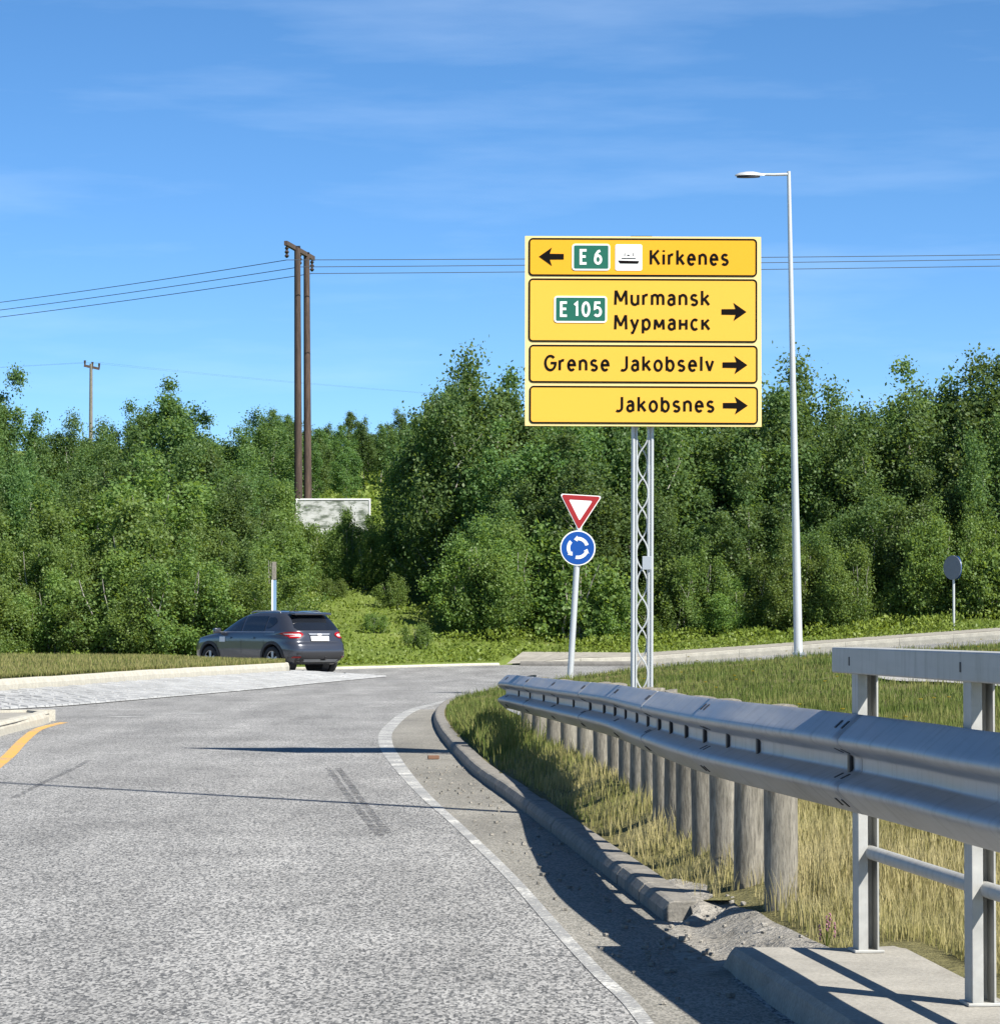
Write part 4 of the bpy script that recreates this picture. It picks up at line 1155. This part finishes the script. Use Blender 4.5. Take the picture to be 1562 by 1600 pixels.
    lamp = rear_patch([(0.90, sg * 0.60, x1), (0.94, sg * 0.52, x1), (0.99, sg * 0.47, x1), (1.03, sg * 0.50, x1 * 0.995), (1.055, sg * 0.58, x1 * 0.985)], 0.014, M['tail_red'], 'tail_lamp')
    side_patch([(0.93, -1.99, -1.90), (0.97, -1.985, -1.72), (1.01, -1.975, -1.58), (1.035, -1.965, -1.66), (1.05, -1.955, -1.80)], sg, 0.012, M['tail_red'], 'lamp_side', lamp)
    rear_patch([(0.945, sg * 0.58, sg * 0.77), (0.975, sg * 0.54, sg * 0.77), (1.005, sg * 0.58, sg * 0.76)], 0.022, M['tail_clear'], 'lamp_reflector', lamp, 6)
    side_patch([(0.985, -1.965, -1.80), (1.008, -1.96, -1.70)], sg, 0.017, M['tail_clear'], 'lamp_strip', lamp, 4)
    rear_patch([(0.40, sg * 0.62, sg * 0.78), (0.44, sg * 0.62, sg * 0.78)], 0.020, M['tail_red'], 'bumper_reflector', None, 4)
zz = [1.10, 1.16, 1.24, 1.32, 1.40, 1.45]
rear_patch([(z, -0.66 + 0.30 * (z - 1.10), 0.66 - 0.30 * (z - 1.10)) if z > 1.11 else (z, -0.58, 0.58) for z in zz], 0.008, M['car_glass'], 'rear_window')
rear_patch([(0.255, -0.70, 0.70), (0.34, -0.79, 0.79), (0.42, -0.82, 0.82), (0.50, -0.83, 0.83), (0.54, -0.82, 0.82)], 0.012, M['car_plastic'], 'lower_bumper')
rear_patch([(0.30, -0.48, 0.48), (0.37, -0.52, 0.52)], 0.024, plain('bumper_silver', (0.28, 0.29, 0.30), 0.4, 0.4), 'skid_plate')
rear_patch([(0.80, -0.52, 0.52), (0.805, -0.52, 0.52)], 0.02, M['car_plastic'], 'tailgate_seam')
rear_patch([(0.985, -0.30, 0.30), (1.015, -0.32, 0.32)], 0.022, M['rim'], 'tailgate_trim')
rear_patch([(0.83, -0.27, 0.27), (0.95, -0.27, 0.27)], 0.024, M['sign_white'], 'number_plate')
rear_patch([(0.970, -0.06, 0.06), (1.005, -0.06, 0.06)], 0.030, M['tail_clear'], 'badge')
b = MB(); b.box((0, -1.70, 1.515), (1.12, 0.26, 0.05), Matrix.Rotation(R(7), 3, 'X'), bev=0.02); b.build('spoiler', M['car'], car, True)
MB().tube([(0.0, -1.9, 0.36), (0.0, -2.30, 0.36), (0.0, -2.33, 0.44)], 0.022, 8).build('tow_hook', M['car_plastic'], car, True)
side_patch([(0.80, 0.62, 0.86), (0.87, 0.62, 0.86), (0.93, 0.62, 0.86)], -1, 0.008, M['sign_white'], 'door_sticker', nx=3)
MB().tube([(0.1, -0.9, 1.58), (0.1, -1.0, 1.74)], 0.008, 6).build('antenna', M['car_plastic'], car)
MB().box((0, 0, 0.30), (1.1, 3.2, 0.14)).build('underbody', M['car_plastic'], car)

# ------------------------------------------------------------------ vegetation: leaf-built trees and bushes
def make_crown(seed, h, rad, n_shoots, leaves, bottom=0.06, size=(0.075, 0.15), mat=None, name='crown', lean=0.0, topw=0.35):
    g = np.random.default_rng(seed)
    nl_ = max(3, int(round(2 + rad * 2.6)))                 # upright leaders
    la = g.random(nl_) * 2 * math.pi; lr = rad * np.sqrt(g.random(nl_)) * 0.72; lr[0] = 0
    lh = h * g.uniform(0.72, 0.98, nl_) * (1 - 0.20 * lr / rad); lh[0] = h * 0.95
    lrad = rad * g.uniform(0.36, 0.54, nl_)
    k_ = g.integers(0, nl_, n_shoots)
    t0 = bottom + (1 - bottom) * g.random(n_shoots) ** 0.9
    prof = np.interp(t0, [0, 0.2, 0.5, 0.8, 1.0], [0.9, 1.1, 1.0, 0.72, topw * 0.8])
    az = g.random(n_shoots) * 2 * math.pi
    L = lrad[k_] * prof * g.uniform(0.6, 1.3, n_shoots) * 1.35
    el = np.radians(np.clip(g.uniform(15, 55, n_shoots) + 38 * t0, 0, 84))
    D = np.stack([np.cos(az) * np.cos(el), np.sin(az) * np.cos(el), np.sin(el)], -1)
    spread = 0.35 + 0.65 * np.minimum(1, t0 * 1.6)
    P0 = np.stack([lr[k_] * np.cos(la[k_]) * spread + lean * t0 * h, lr[k_] * np.sin(la[k_]) * spread, t0 * lh[k_] - L * np.sin(el) * 0.75], -1)
    P0[:, 2] = np.maximum(P0[:, 2], 0.02 * h)
    idx = g.integers(0, n_shoots, leaves)
    q = 1 - g.random(leaves) ** 1.6 * 0.75
    pos = P0[idx] + D[idx] * (L[idx] * q)[:, None]
    sp_ = (0.05 + 0.12 * (1.1 - q)) * rad
    pos += g.normal(0, 1, (leaves, 3)) * sp_[:, None]
    pos[:, 2] += -0.08 * L[idx] * q ** 2 + 0.0
    pos[:, 2] = np.abs(pos[:, 2]) + 0.02
    # leaf blade: four corners
    ax = g.normal(0, 1, (leaves, 3)); ax[:, 2] -= 0.25; ax /= np.linalg.norm(ax, axis=1)[:, None]
    nn = g.normal(0, 1, (leaves, 3)); nn[:, 2] += 1.1
    sd = np.cross(ax, nn); sd /= np.linalg.norm(sd, axis=1)[:, None] + 1e-9
    ln = g.uniform(size[0], size[1], leaves)[:, None]; wd = ln * 0.36
    V = np.stack([pos, pos + ax * ln * 0.5 + sd * wd, pos + ax * ln, pos + ax * ln * 0.5 - sd * wd], 1).reshape(-1, 3)
    F_ = np.arange(leaves * 4).reshape(-1, 4)
    sh_t = g.random(n_shoots)
    tint = np.clip(0.55 * g.random(leaves) + 0.45 * sh_t[idx], 0, 1)
    return np_mesh(name, V, F_, mat, {'tint': np.repeat(tint, 4)}), (P0, D, L)

def make_trunk(seed, h, rad, shoots, stems=1):
    r = random.Random(seed); b_ = MB(); P0, D, L = shoots
    for k in range(stems):
        a = r.uniform(0, 6.28); sp_ = (0.0 if stems == 1 else rad * r.uniform(0.15, 0.5)); bx = (0 if stems == 1 else 0.12)
        pts = []
        for i in range(7):
            q = i / 6
            pts.append((math.cos(a) * (bx + sp_ * q * 0.6) + r.uniform(-0.06, 0.06) * (i > 0), math.sin(a) * (bx + sp_ * q) + r.uniform(-0.06, 0.06) * (i > 0), -0.3 + (h * 0.72 + 0.3) * q))
        r0 = 0.008 * h + 0.015
        b_.tube(pts, [r0 * (1 - 0.8 * i / 6) for i in range(7)], 6)
    for k in range(0, len(P0), max(1, len(P0) // 22)):
        p = Vector(P0[k]); d = Vector(D[k])
        b_.tube([p, p + d * L[k] * 0.5, p + d * L[k] * 0.95], [0.016, 0.010, 0.004], 4, False)
    return b_.mesh('trunk', M['bark'], True)

PROTO = []   # (crown mesh, trunk mesh, height, kind)
for sd, h, rad, ns, lv, bt, kd, stems in ((1, 7.0, 2.0, 95, 17000, 0.10, 'birch', 1), (2, 7.5, 2.4, 105, 19000, 0.05, 'birch', 2), (3, 6.5, 1.8, 85, 15000, 0.18, 'birch', 1), (4, 7.0, 2.6, 110, 20000, 0.04, 'birch', 3),
                                          (5, 5.0, 2.2, 100, 16000, 0.02, 'willow', 4), (6, 4.2, 2.3, 100, 15000, 0.02, 'willow', 4), (7, 6.0, 1.5, 60, 8500, 0.30, 'slender', 1), (8, 5.5, 1.6, 60, 8000, 0.36, 'slender', 1),
                                          (9, 2.0, 1.25, 80, 7000, 0.02, 'bush', 5), (10, 1.7, 1.3, 80, 7000, 0.02, 'bush', 5), (11, 7.4, 1.9, 95, 15000, 0.08, 'birch', 1)):
    mt_ = M['leaf_willow'] if kd in ('willow', 'bush') else M['leaf_birch']
    sz = (0.05, 0.11) if kd == 'bush' else (0.065, 0.145)
    cr_, sh_ = make_crown(sd, h, rad, int(ns * 1.15), int(lv * 1.6), bt, sz, mt_, 'crown', topw=0.5 if kd == 'willow' else 0.3)
    PROTO.append((cr_, make_trunk(sd, h, rad, sh_, stems), h, kd))

SIL_X = [-80, 0, 12, 55, 100, 140, 200, 250, 300, 350, 430, 480, 550, 640, 680, 720, 770, 830, 1000, 1190, 1230, 1290, 1345, 1400, 1480, 1520, 1562, 1640]
SIL_Y = [610, 612, 598, 650, 642, 648, 605, 578, 605, 640, 628, 655, 642, 645, 615, 590, 550, 545, 535, 545, 540, 560, 600, 545, 522, 540, 495, 470]
trees = []      # (px, depth, x, top, object)
def plant(px, d, proto, height=None, top_y=None, wide=1.0):
    x = (px - 781) / FPX * d
    z = float(z_hill(x, d)) - 0.05
    cm_, tm_, h0, kd = PROTO[proto]
    if height is None:
        height = (at(px, top_y, d).z - z) * 1.06
    if height < 0.5: return
    s = height / h0
    nm = {'birch': 'birch_tree', 'slender': 'slender_birch', 'willow': 'willow_shrub', 'bush': 'low_bush'}[kd]
    o = link(nm, None); o.location = (x, d, z)
    wsc = wide * max(0.62, min(1.25, s)) if kd != 'bush' else s * wide
    o.scale = (wsc, wsc, s); o.rotation_euler = (random.uniform(-0.04, 0.04), random.uniform(-0.04, 0.04), random.uniform(0, 6.28))
    link('trunk', tm_, o); link('crown', cm_, o)
    trees.append({'px': px, 'd': d, 'kd': kd, 'o': o, 'h': height})
sil = lambda px: float(np.interp(px, SIL_X, SIL_Y))
tr = random.Random(21)
BIRCH = [0, 1, 2, 3, 10]
# right-hand belt, three rows deep
for row, (dd, off, step) in enumerate(((5.5, 150, 72), (9.5, 62, 74), (13.5, 12, 64))):
    px = (800, 765, 722)[row]
    while px < 1660:
        p = px + tr.uniform(-16, 16); x = (p - 781) / FPX * 96; d = float(y_far(x)) + 2.2 + dd + tr.uniform(-0.8, 0.8)
        x = (p - 781) / FPX * d; d = float(y_far(x)) + 2.2 + dd + tr.uniform(-0.6, 0.6)
        plant(p, d, tr.choice(BIRCH), top_y=sil(p) + off + tr.uniform(-8, 70 if row == 2 else 110), wide=tr.uniform(0.85, 1.15))
        px += step * tr.uniform(0.8, 1.2)
# low willow skirt at the foot of that belt
px = 748
while px < 1650:
    p = px + tr.uniform(-12, 12); x = (p - 781) / FPX * 95; d = float(y_far(x)) + 5.6 + tr.uniform(-0.5, 0.9)
    plant(p, d, tr.choice((4, 5, 8)), height=tr.uniform(1.8, 4.0), wide=tr.uniform(0.8, 1.0))
    px += tr.uniform(40, 62)
# left-hand thicket: willow front, then birch rows climbing the slope
for row, (d0, off, step, kinds) in enumerate(((96.5, 265, 50, (4, 5, 5, 4)), (100.5, 180, 52, (4, 5, 4, 2)), (106, 125, 60, (4, 1, 3, 0)), (113, 82, 58, (0, 2, 10, 6)), (122, 42, 58, (0, 2, 6, 3)), (134, 6, 50, (0, 2, 3, 10)))):
    px = -70
    while px < 452:
        p = px + tr.uniform(-14, 14); d = d0 + tr.uniform(-1.3, 1.3)
        lim = 425 if row < 2 else (415 if row < 4 else 440)
        if p < lim:
            hidden_trunks = 300 < p < 425 and row == 3
            plant(p, d, 6 + int(tr.random() * 2) if hidden_trunks else tr.choice(kinds), top_y=sil(p) + off + tr.uniform(-22, 40), wide=tr.uniform(0.85, 1.2))
        px += step * tr.uniform(0.8, 1.2)
# slope round the billboard and the clearing
for p, d, k, h, w in ((445, 119, 5, 3.4, 0.8), (430, 110, 5, 3.0, 0.8), (402, 103, 5, 2.8, 0.9), (470, 121, 8, 1.5, 1.0), (505, 118, 9, 1.9, 0.9), (545, 113, 5, 2.9, 0.6), (585, 101, 9, 0.7, 0.9), (612, 108, 8, 1.2, 0.8), (572, 112, 5, 2.1, 0.7), (604, 118, 4, 2.8, 0.7),
                      (635, 124, 4, 3.2, 0.8), (560, 122, 9, 1.5, 1.0), (520, 124, 9, 1.2, 1.0), (648, 119, 5, 2.4, 0.7), (712, 114, 1, 8.0, 0.8), (735, 102, 5, 2.4, 0.7),
                      (738, 111, 3, 9.0, 0.9), (690, 118, 3, 7.0, 0.9), (478, 112, 9, 1.0, 0.9), (520, 109, 9, 0.8, 0.9), (655, 99, 9, 0.9, 0.8)):
    plant(p, d, k, height=h, wide=w)
for row, (d0, off, step) in enumerate(((143, 35, 34), (152, 6, 30), (164, 0, 27))):
    px = 428
    while px < 712:
        p = px + tr.uniform(-10, 10)
        kk_ = tr.choice((6, 7, 6, 2, 7))
        if not (570 < p < 640 and row == 0):
            plant(p, d0 + tr.uniform(-3, 3), kk_, top_y=sil(p) + off + tr.uniform(-6, 30), wide=tr.uniform(0.85, 1.15))
        px += step * tr.uniform(0.8, 1.2)

# labels: kind, row and the landmark in front of each tree, then its turn from the left
ZONES = [(40, 'at the left edge'), (150, 'below the ridge pole'), (235, 'well left of the car'), (310, 'left of the grey car'), (380, 'above the car bonnet'), (450, 'behind the grey car'), (520, 'around the tarred poles'), (590, 'near the weathered billboard'), (665, 'on the grassy clearing'), (740, 'right of the clearing'),
         (810, 'left of the yellow sign'), (865, 'left of the give way sign'), (935, 'behind the give way sign'), (985, 'left of the lattice mast'), (1040, 'behind the lattice mast'), (1115, 'right of the lattice mast'), (1190, "under the sign's right edge"), (1240, 'left of the street lamp'), (1300, 'right of the street lamp'), (1370, 'above the railing end'), (1440, 'above the bridge railing'), (1500, 'behind the round sign'), (9999, 'at the right edge')]
KIND = {'birch': 'leafy birch', 'slender': 'slim pale-stemmed birch', 'willow': 'bushy green willow', 'bush': 'low round bush'}
ROWN = ['in the front row', 'in the second row', 'in the third row', 'in the fourth row', 'in the fifth row', 'in the back row']
cells = {}
for t_ in trees:
    z_ = next(nm for lim, nm in ZONES if t_['px'] < lim)
    x = t_['o'].location.x; dep = t_['d'] - float(y_far(x))
    r_ = next((i for i, lim in enumerate((7.2, 11.5, 17, 26, 42)) if dep < lim), 5)
    cells.setdefault((z_, r_, t_['kd']), []).append(t_)
ORD = ['first', 'second', 'third', 'fourth', 'fifth', 'sixth', 'seventh', 'eighth']
for (z_, r_, kd), L in cells.items():
    L.sort(key=lambda q: q['px'])
    for i, q in enumerate(L):
        lab = f"{KIND[kd]} {ROWN[r_]} {z_}"
        if len(L) == 2: lab += (', the left one', ', the right one')[i]
        elif len(L) > 2: lab += f", {ORD[min(i, 7)]} from left"
        tag(q['o'], lab, 'bush' if kd == 'bush' else 'shrub' if kd == 'willow' else 'tree', {'birch': 'birch trees on the banks', 'slender': 'slim birches on the slope', 'willow': 'willow shrubs at the wood edge', 'bush': 'low bushes on the slope'}[kd])

# undergrowth: weeds and low leaves over the bank
def leaf_field(name, pos, ht, size, mat, tint):
    n = len(pos); g = rng
    P = pos.copy(); P[:, 2] += ht * g.random(n) ** 0.8
    ax = g.normal(0, 0.7, (n, 3)); ax[:, 2] += 0.7; ax /= np.linalg.norm(ax, axis=1)[:, None]
    nn = g.normal(0, 1, (n, 3)); sd = np.cross(ax, nn); sd /= np.linalg.norm(sd, axis=1)[:, None] + 1e-9
    ln = (g.uniform(size[0], size[1], n))[:, None]; wd = ln * 0.28
    V = np.stack([P, P + ax * ln * 0.5 + sd * wd, P + ax * ln, P + ax * ln * 0.5 - sd * wd], 1).reshape(-1, 3)
    return tag(link(name, np_mesh(name, V, np.arange(n * 4).reshape(-1, 4), mat, {'tint': np.repeat(tint, 4)})), kind='stuff')
n = 170000
x = rng.uniform(-17, 19, n); dep = rng.random(n) ** 1.25 * 24
y = y_far(x) + np.where(x > 0, 2.1, 0.2) + dep
clump = (np.sin(x * 1.7 + 2 * np.sin(y * 0.6)) * np.sin(y * 1.1 + 1.5 * np.sin(x * 0.8)) + 1) / 2
pxx = 781 + FPX * x / y; clear = smooth(pxx, 425, 450) * (1 - smooth(pxx, 690, 715)) * smooth(y, 93.5, 95.5)
clump = clump * (1 - 0.55 * clear)
keep = rng.random(n) < (0.35 + 0.65 * clump) * (1 - 0.45 * clear); x, y, dep, clump = x[keep], y[keep], dep[keep], clump[keep]
pos = np.stack([x, y, z_hill(x, y) - 0.02], -1)
leaf_field('undergrowth', pos, (0.10 + 0.42 * clump * smooth(dep, 0, 1.0)), (0.06, 0.15), M['leaf_weed'], np.clip(rng.random(len(x)) * 0.6 + 0.4 * clump, 0, 1))
n = 26000
x = rng.uniform(-22, -2, n); y = 115 + rng.random(n) * 48
pos = np.stack([x, y, z_hill(x, y) - 0.02], -1)
leaf_field('undergrowth', pos, np.full(n, 0.35), (0.15, 0.3), M['leaf_weed'], rng.random(n))

# ------------------------------------------------------------------ grass
def blades(name, xy, z, h, w, tint, bend=0.35):
    n = len(xy); a = rng.random(n) * 2 * math.pi
    sx, sy = np.cos(a) * w / 2, np.sin(a) * w / 2
    b2 = rng.random(n) * 2 * math.pi; lx, ly = np.cos(b2) * h * bend * rng.random(n), np.sin(b2) * h * bend * rng.random(n)
    base = np.stack([xy[:, 0], xy[:, 1], z], -1)
    off = np.stack([sx, sy, np.zeros(n)], -1)
    mid = base + np.stack([lx * 0.3, ly * 0.3, h * 0.55], -1)
    tip = base + np.stack([lx, ly, h], -1)
    V = np.stack([base - off, base + off, mid + off * 0.75, mid - off * 0.75, tip + off * 0.12, tip - off * 0.12], 1).reshape(-1, 3)
    k = np.arange(n)[:, None] * 6
    F_ = np.concatenate([k + np.array([[0, 1, 2, 3]]), k + np.array([[3, 2, 4, 5]])])
    return tag(link(name, np_mesh(name, V, F_, M['grass'], {'tint': np.repeat(np.clip(tint, 0, 1), 6)})), kind='stuff')
def pn(x, y, s, k=0.0):
    return (np.sin(x * s + 1.7 * np.sin(y * s * 0.7 + k)) + np.sin(y * s * 1.3 + 1.3 * np.sin(x * s * 0.9 + k))) * 0.25 + 0.5
N = 300000
d = 10.2 * (62.0 / 10.2) ** rng.random(N) * 1.0
xl = np.where(d < 14.2, rail_x(d) + np.where(d < 12.1, 0.33, 0.0), kerb_x(np.clip(d, 14, 60.5)) + 0.17)
xr_ = 0.19 * d + 1.6
x = xl + rng.random(N) * np.maximum(xr_ - xl, 0)
strip_ = x < rail_x(d) + 0.25
dens = np.where(strip_ & (d < 34), np.clip(0.25 + 1.0 * pn(x * 1.5, d, 3.1), 0, 1) * smooth(x - xl, -0.10, 0.10), 1.0)
in_path = (x > 5.0) & (d > np.interp(x, [5.05, 5.4, 6.4, 9, 16], [43.2, 40.6, 37.6, 35.2, 33.6])) & (d < np.interp(x, [5.05, 5.6, 7, 10, 16], [43.8, 44.4, 45.0, 45.5, 46.2]))
on_slab = (d < 12.1) & (x < np.interp(d, [3, 7.1, 10.0, 11.25, 12.1], [2.22, 1.90, 1.67, 1.58, 1.53]))
near_dirt = (d < 15.0) & (x < rail_x(d) + 0.02)
keep = (rng.random(N) < dens) & ~in_path & ~on_slab & ~(near_dirt & (rng.random(N) < np.where(x > rail_x(d) - 0.10, 0.55, 0.95))) & (x < xr_)
x, d = x[keep], d[keep]
dry = np.clip(1.25 - (d - 11) / 26, 0.34, 1.05)
patch = pn(x, d, 1.1, 2.0); fine = rng.random(len(x))
tint = dry * 0.62 + 0.28 * (patch - 0.5) + 0.38 * (fine - 0.42) + 0.10
along_rail = x < rail_x(np.clip(d, 3, 31)) + 0.22
h = (0.06 + 0.12 * fine) * (1 - 0.4 * smooth(d, 20, 45)) * np.where(along_rail & (d < 29), 0.62, 1.0) * (0.45 + 1.1 * pn(x, d, 2.3, 1.0) * pn(x, d, 6.1, 2.2) * 1.6)
blades('verge_grass', np.stack([x, d], -1), z_verge(x, d) - 0.01, h, 0.0042 * (d / 13.0) ** 0.75, tint)
# taller stalks at the rail's end and along the kerb
n = 3000
d = rng.uniform(29.5, 39, n); x = np.where(d < 33, rail_x(np.clip(d, 3, 31.8)), 0.12 - (d - 33) * 0.06) + rng.normal(-0.30, 0.18, n)
ok = (x > kerb_x(d) + 0.2); x, d = x[ok], d[ok]
blades('verge_grass', np.stack([x, d], -1), z_verge(x, d) - 0.01, rng.uniform(0.12, 0.30, len(x)), 0.006 * (d / 18), 0.25 + 0.4 * rng.random(len(x)), 0.5)
# island
n = 70000
k = rng.integers(0, len(isl_in) - 1, n); u = rng.random(n) ** 1.6 * 0.6
P = isl_in[k] * (1 - u)[:, None] + cen[None, :] * u[:, None] + rng.normal(0, 0.12, (n, 2)) * (u[:, None] > 0.02)
e = np.hypot(*(P - isl_in[k]).T)
ok = P[:, 1] > 40
blades('island_grass', P[ok], z_island(0, 0, e[ok]) - 0.01, rng.uniform(0.05, 0.13, ok.sum()), 0.015, 0.40 + 0.42 * rng.random(ok.sum()))
# dandelions and a pink flowering weed
b = MB()
fl = random.Random(5)
for i in range(46):
    d_ = fl.uniform(30, 58); x_ = fl.uniform(2.0, 0.155 * d_); z_ = float(z_verge(x_, d_)) + fl.uniform(0.12, 0.2)
    b.tube([(x_, d_, z_), (x_, d_, z_ + 0.012)], [0.014, 0.024], 7)
tag(b.build('dandelions', plain('dandelion_yellow', (0.62, 0.46, 0.03), 0.7)), kind='stuff')
pw = thing('flowering_weed', 'small pink flowering weed in the dry grass right of the end post', 'plant', (at(1290, 1410, 12.2).x, 12.2, float(z_verge(at(1290, 1410, 12.2).x, 12.2))))
b = MB(); c = MB()
for i in range(4):
    a = fl.uniform(0, 6.28); r_ = fl.uniform(0.01, 0.05); hh = fl.uniform(0.08, 0.14)
    b.tube([(0, 0, 0), (r_ * math.cos(a), r_ * math.sin(a), hh)], 0.002, 4)
    for q in range(4): c.tube([(r_ * math.cos(a) + fl.uniform(-.008, .008), r_ * math.sin(a) + fl.uniform(-.008, .008), hh - q * 0.016), (r_ * math.cos(a), r_ * math.sin(a), hh - q * 0.016 + 0.012)], [0.002, 0.0045], 5)
b.build('stems', M['leaf_weed'], pw); c.build('blossoms', plain('pink_petals', (0.34, 0.16, 0.20), 0.7), pw)

# small litter on the road
q = ground_pt(677, 1187)
wb = MB().box((0, 0, 0.018), (0.11, 0.05, 0.036), bev=0.005).build('wood_scrap', plain('brown_wood_scrap', (0.16, 0.085, 0.05), 0.8)); wb.location = (q[0], q[1], 0.004); wb.rotation_euler = (0, 0, 0.15)
tag(wb, 'small brown wood scrap lying on the shoulder beside the edge line', 'wood scrap')
pebble = MB()
for i in range(95):
    d_ = fl.uniform(12.3, 14.6); x_ = fl.uniform(0.62, float(rail_x(d_)) - 0.02)
    if d_ > 13.9 and x_ < float(kerb_x(d_)) + 0.17: continue
    r_ = fl.uniform(0.003, 0.018) * fl.uniform(0.4, 1); q_ = max(0.0, (x_ - 0.7) / 0.3)
    pebble.box((x_, d_, 0.012 + r_ * 0.4 + 0.085 * float(smooth(q_, 0.35, 1.0))), (r_ * 2, r_ * 1.5, r_ * 1.3), Matrix.Rotation(fl.uniform(0, 3), 3, 'Z') @ Matrix.Rotation(fl.uniform(-.4, .4), 3, 'X'), bev=r_ * 0.3)
for i in range(160):
    d_ = fl.uniform(10.8, 30); e0 = float(np.interp(d_, e_[:, 1], e_[:, 0])); k0 = float(np.interp(d_, kk[:, 1], kk[:, 0])); x_ = fl.uniform(e0 + 0.1, k0 - 0.02) if k0 - e0 > 0.15 else k0 - 0.05
    r_ = fl.uniform(0.004, 0.013); ro = Matrix.Rotation(fl.uniform(0, 3), 3, 'Z')
    pebble.box((x_, d_, 0.004 + r_ * 0.5), (r_ * 2, r_ * 1.5, r_ * 1.1), ro)
tag(pebble.build('gravel', M['gravel']), kind='stuff')
